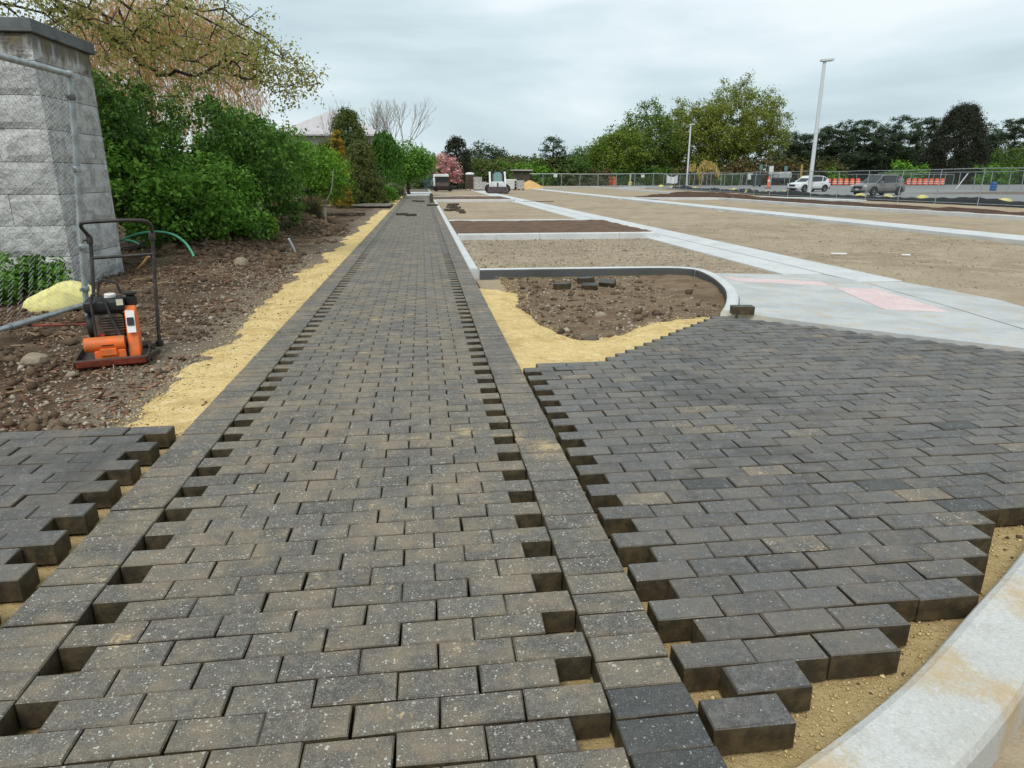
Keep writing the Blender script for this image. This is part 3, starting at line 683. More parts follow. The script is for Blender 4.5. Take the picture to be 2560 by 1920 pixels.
P = pts_in(2600, lambda r, n: np.stack([r.uniform(1.1, 4.1, n), r.uniform(6.2, 10.7, n)], -1), bedz, rg)
P = P[(bed_sand(P[:, 0], P[:, 1]) < -.03) & (P[:, 0] < np.interp(P[:, 1], [6.2, 7.1, 8, 10.7], [3.0, 3.0, 3.6, 4.15]))]; scatter('bed_pebbles', P, .012, .6, PEB, rg)
P2 = P[rg.uniform(size=len(P)) < .25]; scatter('bed_clods', P2, .024, .7, CLOD, rg)
lotz = lambda x, y: -.15+.022*fbm(x*1.3, y*1.3)+.03*fbm(x*.25, y*.2)-.005
P = pts_in(9000, lambda r, n: np.stack([r.uniform(.9, 5.8, n), r.uniform(11.1, 18, n)], -1), lotz, rg); scatter('bay_gravel', P, .012, .55, PEB, rg)
P = pts_in(7000, lambda r, n: np.stack([r.uniform(7.4, 14.2, n), r.uniform(9, 24, n)], -1), lotz, rg); scatter('drive_gravel', P, .011, .5, PEB, rg)
P = np.stack([rg.uniform(.9, 3.2, 700), rg.uniform(1.2, 2.9, 700), np.full(700, -.1)], -1); d_ = P[:, 1]-np.interp(P[:, 0], kx, ky); P = P[(d_ > .01) & (d_ < .3)]; scatter('fringe_pebbles', P, .0055, .7, CLOD, rg)
SG = leafmat('sand_grains', [(.62, .46, .22), (.46, .33, .15), (.70, .54, .28), (.5, .37, .17)], 0.0, .95)
P = np.stack([rg.uniform(.75, 3.6, 16000), rg.uniform(1.1, 3.2, 16000), np.full(16000, -.1)], -1); d_ = P[:, 1]-np.interp(P[:, 0], kx, ky); P = P[(d_ > -.0) & (d_ < .42)]; P[:, 2] += .018*fbm(P[:, 0]*3, P[:, 1]*3, 7)+.012*fbm(P[:, 0]*16, P[:, 1]*16, 7, 3); scatter('fringe_grains', P, .0034, .75, SG, rg)
P = np.stack([rg.uniform(-2.5, -1.42, 16000), 4.05+10*rg.uniform(0, 1, 16000)**1.5], -1); P = P[np.abs(P[:, 0]-left_edge(P[:, 1])) < .22*rg.uniform(0, 1, len(P))**.6+.02]; P = np.concatenate([P, np.maximum(soil_h(P[:, 0], P[:, 1]), sand_h(P[:, 0], P[:, 1]))[:, None]], 1); scatter('sand_edge_grains', P, .0045, .6, SG, rg)
P = np.stack([rg.uniform(.72, 3.2, 14000), rg.uniform(5.2, 10.8, 14000)], -1); P = P[np.abs(bed_sand(P[:, 0], P[:, 1])) < .16]; P = np.concatenate([P, np.maximum(bedz(P[:, 0], P[:, 1]), sand_h(P[:, 0], P[:, 1]))[:, None]], 1); scatter('bed_edge_grains', P, .0045, .6, SG, rg)
P = np.stack([rg.uniform(-2.1, -1.42, 500), 4.05+10*rg.uniform(0, 1, 500)**1.5], -1); P = np.concatenate([P, sand_h(P[:, 0], P[:, 1])[:, None]], 1); scatter('sand_clods', P, .006, .6, CLOD, rg)
P = np.stack([rg.uniform(1.2, 3.5, 1200), rg.uniform(.6, 2.4, 1200), np.full(1200, -.15)], -1); d_ = P[:, 1]-np.interp(P[:, 0], kx, ky); P = P[d_ < -.32]; scatter('lot_pebbles', P, .008, .5, PEB, rg)
# ================================================================== STONE WALL
def split_stone():
    b = NB('split_face_stone'); oi = b.n('ShaderNodeObjectInfo')
    c = b.mix(oi.outputs['Random'], (.47, .47, .46), (.58, .575, .56))
    c = b.mix(b.rng(b.noise(5, 6, .7), .42, .62, 0, .8), c, (.30, .30, .295)); c = b.mix(b.rng(b.noise(16, 5, .7), .5, .68, 0, .7), c, (.64, .63, .61))
    # dark run-off stains below the coping, with a mossy tint
    s = b.n('ShaderNodeSeparateXYZ'); b.l(b.pos.outputs['Position'], s.inputs[0])
    mpn = b.n('ShaderNodeMapping'); mpn.inputs['Scale'].default_value = (7, 7, 1.2); b.l(b.pos.outputs['Position'], mpn.inputs['Vector'])
    st = b.math('ADD', b.rng(s.outputs[2], 2.45, 3.1, -.3, .62), b.math('MULTIPLY', b.math('SUBTRACT', b.noise(1, 4, .6, mpn.outputs[0]), .5), 1.7))
    c = b.mix(b.rng(st, .2, .55, 0, .85), c, b.mix(b.rng(b.noise(4, 3), .5, .62), (.12, .105, .085), (.15, .115, .045)))
    nor = b.bump(b.noise(7, 6, .7), .9, .06, b.bump(b.noise(45, 4, .7), .6, .012)); MATS['split_face_stone'] = b.bsdf(c, .95, 0, nor, .15); return b.m
STONEW = split_stone(); CAPM = plain('coping_stone', (.15, .16, .165), .9, 0, .3, 5, bump=.3, bsc=90)
wall = thing('stone_wall', 'tall pale grey split-face stone block wall behind the chain-link fence', 'wall')
wr = random.Random(5)
def block(M, l, h, d, seed, c=.012):
    """stone with a rough bulging front (local -y) and right end (+x)"""
    nx, nz = max(4, int(l/.11)), 5; V, Q = [], []
    for j in range(nz+1):
        for i in range(nx+1):
            x, z = l*i/nx, h*j/nz; e = min(i, nx-i, j, nz-j); k = 0 if e == 0 else 1
            V.append(M @ Vector((x, -k*(.018+.055*(float(fbm(x*5+seed*7.7, z*6, seed))+.12)), z)))
    for j in range(nz):
        for i in range(nx): a = j*(nx+1)+i; Q.append((a, a+1, a+nx+2, a+nx+1))
    b_ = MB(); b_.v = [tuple(v) for v in V]; b_.f = [list(q) for q in Q]; b_.mi = [0]*len(Q)
    b_.box(0, l, 0.001, d, 0, h, M); return b_.build('stone_block', STONEW, wall)
CH = .402; cx0, cy0 = -4.72, 10.02; bs = 0
MB().box(-13, cx0-.09, cy0+.09, cy0+1.5, -.3, 3.0).build('mortar_core', plain('mortar', (.3, .3, .29), .95), wall)
for r in range(9):
    z = -.42+r*CH; h = CH-.007
    if z+h > 3.1: h = 3.1-z
    if h < .06: break
    off = (r % 2)*.47; x = cx0
    while x > -9:                      # front, facing the camera
        l = (.62 if (x == cx0 and r % 2) else wr.uniform(.8, 1.15)); bs += 1
        block(T(x-l+.004, cy0, z), l-.008, h, .1, bs); x -= l
    y = cy0+.004                         # end, along the path
    for l in ((.62, .97) if r % 2 else (1.0, .59)):
        bs += 1; block(T(cx0, y, z, math.pi/2), l-.006, h, .1, bs); y += l
for x0, x1 in ((-9, -6.6), (-6.594, -4.66)):
    MB().box(x0, x1, cy0-.07, cy0+.55, 3.105, 3.262, c=.008).build('coping_stone', CAPM, wall)
for y0_, y1 in ((cy0+.556, cy0+1.05), (cy0+1.056, cy0+1.66)):
    MB().box(-5.4, -4.661, y0_, y1, 3.105, 3.26, c=.008).build('coping_stone', CAPM, wall)

# ================================================================== NEAR CHAIN-LINK PANEL
fp = thing('chain_link_fence', 'galvanised chain-link fence panel leaning before the stone wall', 'fence')
A0, A1 = Vector((-3.80, 8.2, -.1)), Vector((-3.55, 8.2, 2.45)); B0, B1 = Vector((-4.05, 6.1, -.06)), Vector((-3.30, 6.3, 2.36))
MB().tube([A0, A0.lerp(A1, .35)+Vector((-.012, 0, 0)), A0.lerp(A1, .7)+Vector((.01, 0, 0)), A1], .03, 10).build('post', GALV, fp, True)
def ab(u, v): return (A0.lerp(B0, u)).lerp(A1.lerp(B1, u), v)
MB().tube([ab(-.01, .985), ab(.5, .985), ab(1.0, .985)], .028, 10).build('top_rail', GALV, fp, True)
MB().tube([ab(.02, .055), ab(.3, .05), ab(1.0, .045)], .026, 10).build('bottom_rail', GALV, fp, True)
MB().tube([ab(.42, .0495), ab(.6, .047)], .033, 10).build('rail_sleeve', GALV, fp, True)
MB().tube([B0, B1], .03, 10).build('post', GALV, fp, True)
for v in (.985, .9, .62, .3, .12):
    p = ab(0, v); c_ = MB().lathe([(.036, -.03), (.04, -.02), (.04, .02), (.036, .03)], 10, T(p.x, p.y, p.z)); c_.box(-.09, -.03, -.008, .008, -.016, .016, T(p.x, p.y, p.z, 1.4)); c_.tube([(p.x-.02, p.y-.04, p.z), (p.x-.02, p.y-.075, p.z)], .008, 6)
    c_.build('clamp', plain('clamp_steel', (.13, .13, .13), .5, .4) if v in (.9,) else GALV, fp, True)
mb = MB(); nw = 13; nv = 48
for i in range(nw+1):
    pts = [ab(.012+(i+(.5 if j % 2 else -.0)*(1 if i < nw else 0))/(nw+.5)*.976, .05+.93*j/nv)+Vector((0, 0, 0)) for j in range(nv+1)]
    mb.tube(pts, .0017, 3, cap=False)
    pts = [ab(.012+(i+(0 if j % 2 else .5)*(1 if i < nw else 0))/(nw+.5)*.976, .05+.93*j/nv) for j in range(nv+1)]
    mb.tube(pts, .0017, 3, cap=False)
o = mb.build('wire_mesh', WIRE, fp); o['kind'] = 'stuff'

def smooth3(pts, n=5):
    P = [Vector(p) for p in pts]; o = []
    for i in range(len(P)-1):
        a, b_, c, d = P[max(i-1, 0)], P[i], P[i+1], P[min(i+2, len(P)-1)]
        for k in range(n): t = k/n; o.append(.5*((2*b_)+(c-a)*t+(2*a-5*b_+4*c-d)*t*t+(3*b_-a-3*c+d)*t**3))
    return o+[P[-1]]
# ================================================================== PLATE COMPACTOR
ORANGE = plain('orange_paint', (.80, .15, .02), .5, 0, .25, 11, (.50, .15, .05), bump=.12); BLACKT = plain('black_tube', (.028, .027, .027), .42, .2, .3, 14, (.06, .05, .045))
DARKM = plain('dark_iron', (.05, .043, .038), .6, .3, .4, 10, (.1, .06, .04)); BLKP = plain('black_plastic', (.02, .021, .022), .45, 0, .3, 8)
ALU = plain('dusty_engine', (.16, .125, .095), .7, .3, .5, 14); WHT = plain('white_sticker', (.75, .74, .72), .5, 0, .1); RUST = plain('rusty_red', (.30, .06, .03), .7, 0, .5, 9, (.1, .03, .02))
INK = plain('black_ink', (.02, .02, .025), .5)
pc = thing('plate_compactor', 'orange plate compactor with black handle standing on the gravel left of the path', 'compactor', (-2.67, 6.12, -.105), R(17))
# base plate: flat middle, front lip curving up (towards the camera, local -y)
prof = [(-.30, .075), (-.285, .03), (-.25, .006), (-.2, 0), (.2, 0), (.26, .01), (.31, .06), (.318, .075), (.30, .08), (.25, .035), (.19, .022), (-.19, .022), (-.235, .028), (-.265, .05), (-.285, .085)]
b_ = MB(); b_.prism(prof, -.27, .27, axis='x'); b_.build('base_plate', DARKM, pc, False, .004)
b_ = MB(); b_.prism([(-.306, .073), (-.291, .026), (-.255, .001), (-.256, .0), (-.297, .024), (-.313, .073)], -.255, .255, axis='x'); b_.build('front_lip', RUST, pc)
for s in (-1, 1): MB().box(.265*s-.006, .265*s+.006, -.27, .27, .01, .075).build('side_rail', DARKM, pc)
b_ = MB().tube([(-.20, -.1, .165), (-.19, -.1, .165), (.10, -.1, .165)], [.05, .062, .062], 18); b_.build('exciter', ORANGE, pc, True, 0)
b_ = MB().box(-.13, .10, -.15, .05, .02, .12, c=.01); b_.build('exciter_bracket', ORANGE, pc)
b_ = MB().box(-.085, .035, -.167, -.15, .075, .135, c=.004); b_.build('name_plate', ORANGE, pc)
MB().box(-.07, .02, -.1655, -.1625, .16, .168).build('lettering', INK, pc)
for x in (-.13, .065):
    b_ = MB().box(x-.055 if x > 0 else x-.04, x+.085 if x > 0 else x+.03, -.25, -.17, .03, .034); b_.build('worn_patch', plain('worn_pink', (.55, .25, .22), .7), pc)
    MB().lathe([(.02, 0), (.02, .014), (.012, .02)], 6, T(x, -.2, .034)).build('bolt', GALV, pc)
# belt guard, leaning back
gp_ = [(-.13, .035), (.04, .035), (.15, .11), (.17, .36), (.12, .44), (.03, .455), (-.02, .42), (-.12, .1)]
b_ = MB().prism(gp_, .12, .21, axis='x'); guard = b_.build('belt_guard', ORANGE, pc, True, .016, 3)
b_ = MB(); b_.add([(.13, -.124, .11+.02), (.2, -.124, .13), (.2, -.028, .415), (.13, -.028, .415)], [(0, 1, 2, 3)]); 
MB().add([(.132, -.0945, .245), (.198, -.0945, .245), (.198, -.040, .425), (.132, -.040, .425)], [(0, 1, 2, 3)], T(0, -.014, 0)).build('warning_label', WHT, guard)
MB().add([(.138, -.082, .305), (.19, -.082, .305), (.19, -.062, .37), (.138, -.062, .37)], [(0, 1, 2, 3)], T(0, -.0175, 0)).build('label_print', INK, guard)
b_ = MB().box(-.15, .12, -.02, .22, .10, .20, c=.015); b_.build('engine_deck', DARKM, pc)
b_ = MB().box(-.11, .10, 0, .18, .20, .40, c=.02)
for k in range(6): b_.box(-.06, .11, -.02, .16, .26+k*.022, .268+k*.022)
b_.build('engine_block', ALU, pc)
b_ = MB().lathe([(.02, 0), (.095, .004), (.105, .02), (.105, .05), (.09, .06)], 20, T(-.11, .08, .29, 0, 0, -math.pi/2)); b_.build('recoil_starter', BLKP, pc, True)
b_ = MB().box(-.17, .13, -.02, .2, .40, .53, c=.03); b_.build('fuel_tank', BLKP, pc, True, .008)
b_ = MB().lathe([(.04, 0), (.045, .01), (.045, .025), (.038, .032)], 16, T(.03, .06, .53)); b_.build('fuel_cap', WHT, pc, True)
MB().box(.075, .125, -.026, -.0205, .47, .52).build('caution_label', plain('cream_label', (.72, .68, .5), .6), pc)
MB().box(-.02, .035, .02, .1, .531, .536).build('tank_label', WHT, pc)
b_ = MB().lathe([(.04, 0), (.048, .02), (.048, .075), (.03, .09), (.055, .1), (.055, .115)], 16, T(.175, .12, .44)); b_.build('air_filter', BLKP, pc, True)
b_ = MB().tube([(.175, .12, .3), (.175, .12, .45)], .012, 8); b_.build('intake_pipe', BLKP, pc, True)
b_ = MB().tube([(-.11, -.06, .12), (-.105, -.05, .5), (-.09, -.04, .57), (-.05, -.035, .585), (-.015, -.04, .55), (.03, -.06, .35), (.08, -.09, .2)], .011, 8); b_.build('guard_bar', BLACKT, pc, True)
b_ = MB().tube([(-.06, .05, .54), (-.04, .06, .66), (-.01, .07, .68), (.09, .09, .64), (.11, .1, .55)], .012, 8); b_.build('lifting_bar', BLACKT, pc, True)
MB().box(-.09, -.05, -.03, -.012, .2, .235).build('choke_lever', plain('red_plastic', (.5, .04, .03), .4), pc); MB().box(-.07, -.045, -.034, -.0305, .17, .195).build('spec_label', WHT, pc)
MB().box(.2, .37, .235, .305, .03, .055, c=.005).build('mount_bracket', DARKM, pc)
for x in (-.16, .334):
    MB().lathe([(.03, 0), (.034, .02), (.03, .05)], 12, T(x, .26, .03)).build('rubber_mount', BLKP, pc, True)
b_ = MB().tube(smooth3([(-0.161, .26, .05), (-0.124, .33, .5), (-0.086, .40, .96), (-0.097, .385, 1.03), (-0.125, .33, 1.095), (-0.120, .29, 1.12), (-0.082, .265, 1.14), (0.174, .255, 1.15), (0.343, .26, 1.145), (0.394, .29, 1.12), (0.405, .36, 1.06), (0.397, .40, .98), (0.365, .34, .55), (0.334, .27, .05)], 3), .0155, 12); b_.build('handle', BLACKT, pc, True)
b_ = MB().tube([(-0.096, .38, .83), (0.387, .38, .845)], .0135, 10); b_.build('cross_bar', BLACKT, pc, True)
for x, z in ((-.09, .985), (.395, 1.0)): MB().lathe([(.024, -.035), (.027, -.02), (.027, .02), (.024, .035)], 10, T(x, .40, z, 0, R(-8))).build('hinge_collar', BLACKT, pc, True)
MB().tube([(-0.089, .40, .98), (-0.129, .37, .985), (-0.140, .37, .97)], .008, 6).build('hinge_bolt', BLACKT, pc); MB().tube([(.235, .2, .07), (.33, .05, .04)], .013, 6).build('tow_bar', DARKM, pc); MB().box(.29, .32, -.16, .14, .02, .06, T(0, 0, 0, R(-24))).build('skid_bar', DARKM, pc)

# ================================================================== LEFT SMALL THINGS
def bagmesh(name, dims, seed, mat, parent=None, n=3, pinch=.5):
    bm = bmesh.new(); bmesh.ops.create_icosphere(bm, subdivisions=n, radius=1)
    for v in bm.verts:
        x, y, z = v.co; ex = abs(x)**.7*math.copysign(1, x); k = 1-pinch*max(0, abs(x)-.7)/.3; nn = float(fbm(x*2+seed, y*2, z*2+seed*2))*.45
        v.co = Vector((ex*dims[0], y*dims[1]*k*(1+nn), max(z*(1+nn)*k, -.5)*dims[2]))
    me = bpy.data.meshes.new(name); bm.to_mesh(me); bm.free(); me.materials.append(mat)
    for p in me.polygons: p.use_smooth = True
    o = link(bpy.data.objects.new(name, me), parent); return o
YEL = plain('yellow_sack', (.74, .68, .28), .75, 0, .16, 4, (.62, .55, .2), bump=.25, bsc=16)
b1 = bagmesh('sandbag', (.46, .2, .17), 2.2, YEL, n=4, pinch=.35); b1.location = (-4.22, 8.55, -.02); b1.rotation_euler = (0, R(-9), R(-4)); tag(b1, 'pale yellow sandbag slumped behind the chain-link panel below the wall', 'sandbag')
for v in b1.data.vertices: v.co.z += .09*math.exp(-((v.co.x-.14)/.22)**2)*(1 if v.co.z > 0 else .2)
def pipe(name, label, cat, pts, r, mat, sides=8):
    o = MB().tube(smooth3(pts), r, sides).build(name, mat, None, True); return tag(o, label, cat)
def sz(x, y, d=0): return float(soil_h(np.array(x), np.array(y)))+d
rgs = nrng(); mbs = MB()
for i in range(240):
    x, y = rgs.uniform(-4.6, -2.4), rgs.uniform(5, 17); a = rgs.uniform(0, 3.14); l_ = rgs.uniform(.05, .22); z = sz(x, y, .012)
    mbs.tube([(x-l_*math.cos(a)*.5, y-l_*math.sin(a)*.5, z), (x, y, z+.012), (x+l_*math.cos(a)*.5, y+l_*math.sin(a)*.5, z+rgs.uniform(-.01, .03))], rgs.uniform(.0025, .006), 4)
stuff(mbs.build('twig_litter', leafmat('twigs', [(.32, .2, .11), (.45, .32, .2), (.16, .09, .05)], 0, .9)))
HOSE = plain('green_hose', (.10, .42, .25), .5, 0, .25, 9)
hp = [(-6.1, 14.3), (-5.6, 14.5), (-5.0, 14.4), (-4.4, 13.6), (-4.15, 12.9)]
pipe('garden_hose', 'green garden hose looping over the soil behind the compactor', 'hose', [at(300, 602, 12.6), at(340, 586, 12.5), at(388, 579, 12.4), at(432, 586, 12.2), at(462, 606, 12.0), at(478, 628, 11.9), at(484, 641, 11.85)], .019, HOSE)
pipe('hose_piece', 'short green hose end lying beside the stone wall end', 'hose', [at(312, 601, 12.3), at(330, 603, 12.2), at(346, 609, 12.1)], .019, HOSE)
pipe('pipe_stub', 'white plastic pipe stub sticking up from the soil beside the sand', 'pipe', [(-2.70, 15.25, -.16), (-2.80, 15.1, .17)], .024, plain('white_pvc', (.75, .78, .8), .4), 10)
pipe('marker_post', 'small white marker post at the end of the rubble by the far path', 'post', [(-3.0, 47, -.1), (-3.0, 47, .42)], .05, plain('white_pvc2', (.8, .8, .8), .5))
pipe('root_stick', 'pale orange broken root leaning at the foot of the wall', 'stick', [(-4.35, 11.2, .06), (-4.22, 11.05, .14), (-4.12, 11.0, .24), (-4.08, 10.98, .27)], .02, plain('pale_wood', (.5, .28, .14), .8))
pipe('iron_bar', 'thin rusty bar lying behind the compactor', 'bar', [(-3.9, 7.2, .0), (-2.9, 7.1, .02)], .011, RUST)
sr = random.Random(3)
for x, y, d, lb in ((-3.30, 6.08, (.11, .09, .075), 'round brown stone left of the compactor'), (-3.12, 12.4, (.13, .12, .13), 'tan boulder half buried in the soil beside the sand strip')):
    o = rock('stone', sr.randint(1, 99), d, STONE, T(x, y, sz(x, y, .02))); tag(o, lb, 'stone')
for i, (x, y, d, lb) in enumerate(((1.97, 7.55, (.075, .06, .05), 'pale flat stone in the middle of the planting bed'), (1.57, 6.33, (.08, .06, .06), 'dark stone at the sand edge of the planting bed'), (1.17, 8.0, (.05, .04, .035), 'small dark clod on the sand edge of the bed'))):
    o = rock('stone', 20+i, d, STONE if i == 0 else plain('dark_stone', (.12, .1, .08), .95, bump=.5), T(x, y, -.115)); tag(o, lb, 'stone')
o = rock('stone', 31, (.09, .08, .05), STONE, T(-4.35, 14.8, sz(-4.35, 14.8, .03))); tag(o, 'small pale stone in the soil at the foot of the bright green bush', 'stone')
for i in range(9):
    x, y = -3.6-sr.uniform(0, 3.4)-.1*i, sr.uniform(42, 50); s = sr.uniform(.3, .8)
    o = rock('rubble_stone', 40+i, (s, s*.8, s*.6), plain('rubble', (.22, .17, .13), .95, bump=.5), T(x, y, sz(x, y, .05))); tag(o, ORD[i]+' of the brown rubble stones beyond the side path', 'stone', 'rubble beyond the side path')
# loose pavers
def loose(x, y, z, rz, label, rx=0, mat=NEWP, ry=0, l=PL):
    o = bpy.data.objects.new('paver', paver_mesh(l, PW, 0, mat)); link(o); o.location = (x, y, z+PT); o.rotation_euler = (rx, ry, rz); return tag(o, label, 'paver')
loose(3.36, 6.93, -.005, R(-8), 'single dark paver standing on the corner of the concrete apron')
for i, (x, y, r_, q) in enumerate(((1.93, 9.62, 12, 0), (2.3, 9.5, -14, R(12)), (2.28, 9.66, 30, 0), (2.62, 9.75, -30, R(20)))):
    loose(x, y, -.13+(.07 if i == 2 else 0), R(r_), ['loose dark paver leftmost in the planting bed before the back kerb', 'tilted dark paver in front of the small paver heap in the bed', 'dark paver lying on top of another in the planting bed', 'rightmost half-buried dark paver in the planting bed'][i], q)
for i, (x, y) in enumerate(((-.46, 43), (-.12, 42.3), (-.8, 27.5), (-.45, 26.9), (.5, 36.3))): loose(x, y, .0, R(-6+9*i), ['left loose paver of the far pair on the path', 'right loose paver of the far pair on the path', 'left loose paver of the nearer pair on the path', 'right loose paver of the nearer pair on the path', 'loose paver on the border by the paver heap'][i], mat=NEWP, l=[.3, .5, .45, .42, .6][i])
for i, (x, y) in enumerate(((-3.3, 29.5), (-2.6, 30.3))): loose(x, y, sz(x, y), R(5), ['left', 'right'][i]+' dark paver left lying on the bare soil before the side path', l=.38)
heap = sorted([(1.1+sr.uniform(0, .75), 33.0+sr.uniform(0, 4.5)) for i in range(14)])
for i, (x, y) in enumerate(heap):
    o = loose(x, y, -.14+(i % 3)*.07, sr.uniform(0, 3), ORD[i]+' dark paver from the left in the heap on the gravel beside the path', sr.uniform(-.3, .3), NEWP, 0, .4); o['group'] = 'paver heap beside the path'
loose(1.75, 31.6, -.14, .2, 'lone dark paver on the gravel in front of the paver heap', l=.3)
o = MB().box(.42, .62, 41.2, 42.0, 0, .42, c=.01).box(.44, .6, 41.25, 41.95, .42, .5).build('paver_stack', NEWP); tag(o, 'small upright stack of dark pavers at the path edge', 'paver stack')
LEAFRED = plain('dry_leaf', (.25, .05, .03), .8)
o = rock('leaf', 77, (.018, .013, .006), LEAFRED, T(-1.42, 2.62, -.088)); tag(o, 'tiny red dry leaf on the sand by the left pavers', 'leaf')

# ================================================================== LEFT PLANTS
G1 = leafmat('bush_green', [(.045, .115, .012), (.08, .2, .018), (.19, .37, .05), (.05, .12, .012)])
G2 = leafmat('deep_green', [(.03, .075, .012), (.05, .12, .016), (.12, .23, .035), (.03, .07, .012)])
G3 = leafmat('lime_green', [(.08, .2, .015), (.14, .3, .025), (.2, .38, .05)])
OLIVE = leafmat('young_olive', [(.2, .2, .04), (.3, .3, .07), (.42, .4, .14), (.22, .18, .06)], .5)
WILLOW = leafmat('golden_twigs', [(.54, .32, .13), (.64, .42, .2), (.48, .27, .1)], .4)
GOLD = leafmat('gold_conifer', [(.32, .22, .02), (.42, .29, .03), (.2, .18, .03)])
CON = leafmat('conifer_green', [(.07, .105, .022), (.11, .15, .035), (.085, .125, .03), (.15, .18, .045)])
COND = leafmat('dark_conifer', [(.026, .033, .02), (.042, .05, .027), (.058, .064, .035)])
CONB = leafmat('bronze_conifer', [(.10, .13, .03), (.15, .17, .045), (.08, .11, .03)])
WEEP = leafmat('weeping_green', [(.045, .12, .016), (.075, .18, .025), (.1, .22, .035)])
STRAW = leafmat('straw', [(.42, .28, .12), (.55, .38, .18), (.32, .22, .1)], .3)
PINKF = leafmat('pink_blossom', [(.62, .30, .30), (.72, .45, .43), (.5, .2, .2), (.75, .55, .5)], .3)
PINE = leafmat('pine_needles', [(.036, .06, .03), (.058, .09, .042), (.085, .118, .055)])
YGREEN = leafmat('yellow_green', [(.14, .185, .025), (.21, .26, .038), (.29, .32, .07), (.17, .18, .035)], .4)
BROWNH = leafmat('brown_hedge', [(.1, .07, .03), (.14, .1, .04), (.11, .115, .03)], .3)
tree('shrub', 'bright green leafy bush spilling over the soil right of the stone wall', 'bush', (-4.75, 14.6, sz(-4.7, 14.6)), [(0, 0, .8, 1.05, 1.3, .85), (.55, .6, .45, .7, 1.0, .5), (-.35, -.8, 1.1, .8, .8, .75), (.25, 1.8, .8, .9, 1.2, .85), (.95, 1.7, .3, .5, .9, .35)], 300, 56, .19, .088, G1, BARKD, .03, (0, 0, .5), up=.5, wid=.6, floor=.02, trunkname='stems')
tree('tall_shrub', 'tall dark green shrub behind the bright bush', 'bush', (-5.4, 17.6, sz(-5.4, 17.6)), [(-.9, -1.2, 2.3, 1.4, 1.3, 1.2), (.1, 0, 2.1, 1.4, 1.4, 1.25), (1.1, .6, 1.7, 1.2, 1.3, 1.25), (-.3, -.6, .9, 1.5, 1.5, .9), (1.5, 1.6, 1.1, .9, 1.2, 1.0)], 420, 56, .23, .095, G2, BARKD, .05, (.1, 0, 1.4), up=.5, wid=.6, floor=.05, trunkname='stems')
tree('tall_shrub', 'rounded mid-green shrub at the right end of the shrub bank', 'bush', (-4.7, 21.8, sz(-4.7, 21.8)), [(.0, 0, 1.7, 1.2, 1.5, .95), (.6, .6, 1.75, 1.0, 1.4, .85), (-.4, -.5, 2.0, 1.1, 1.2, 1.0)], 250, 52, .24, .095, G1, BARKD, .05, (0, 0, 1.2), up=.5, floor=.8, trunkname='stems')
tree('shrub', 'dense dark shrub directly behind the stone wall', 'bush', (-6.6, 14.6, sz(-6.6, 14.6)+.35), [(0, 0, 1.8, 1.5, 1.2, 1.3), (.9, .2, 1.0, 1.0, 1.0, .9), (.9, -.4, 1.9, .8, .8, .9)], 240, 56, .23, .095, G2, BARKD, .05, (0, 0, 1.4), up=.5, floor=.05, trunkname='stems')
tree('shrub', 'lime green shrub beyond the shrub bank near the straw grass', 'bush', (-4.6, 28.5, 0), [(0, 0, 1.6, 1.4, 1.6, 1.1), (.8, 1.0, 1.5, 1.0, 1.4, 1.0)], 220, 48, .28, .11, G3, BARKD, .06, (0, 0, 1.0), floor=.6, trunkname='stems')
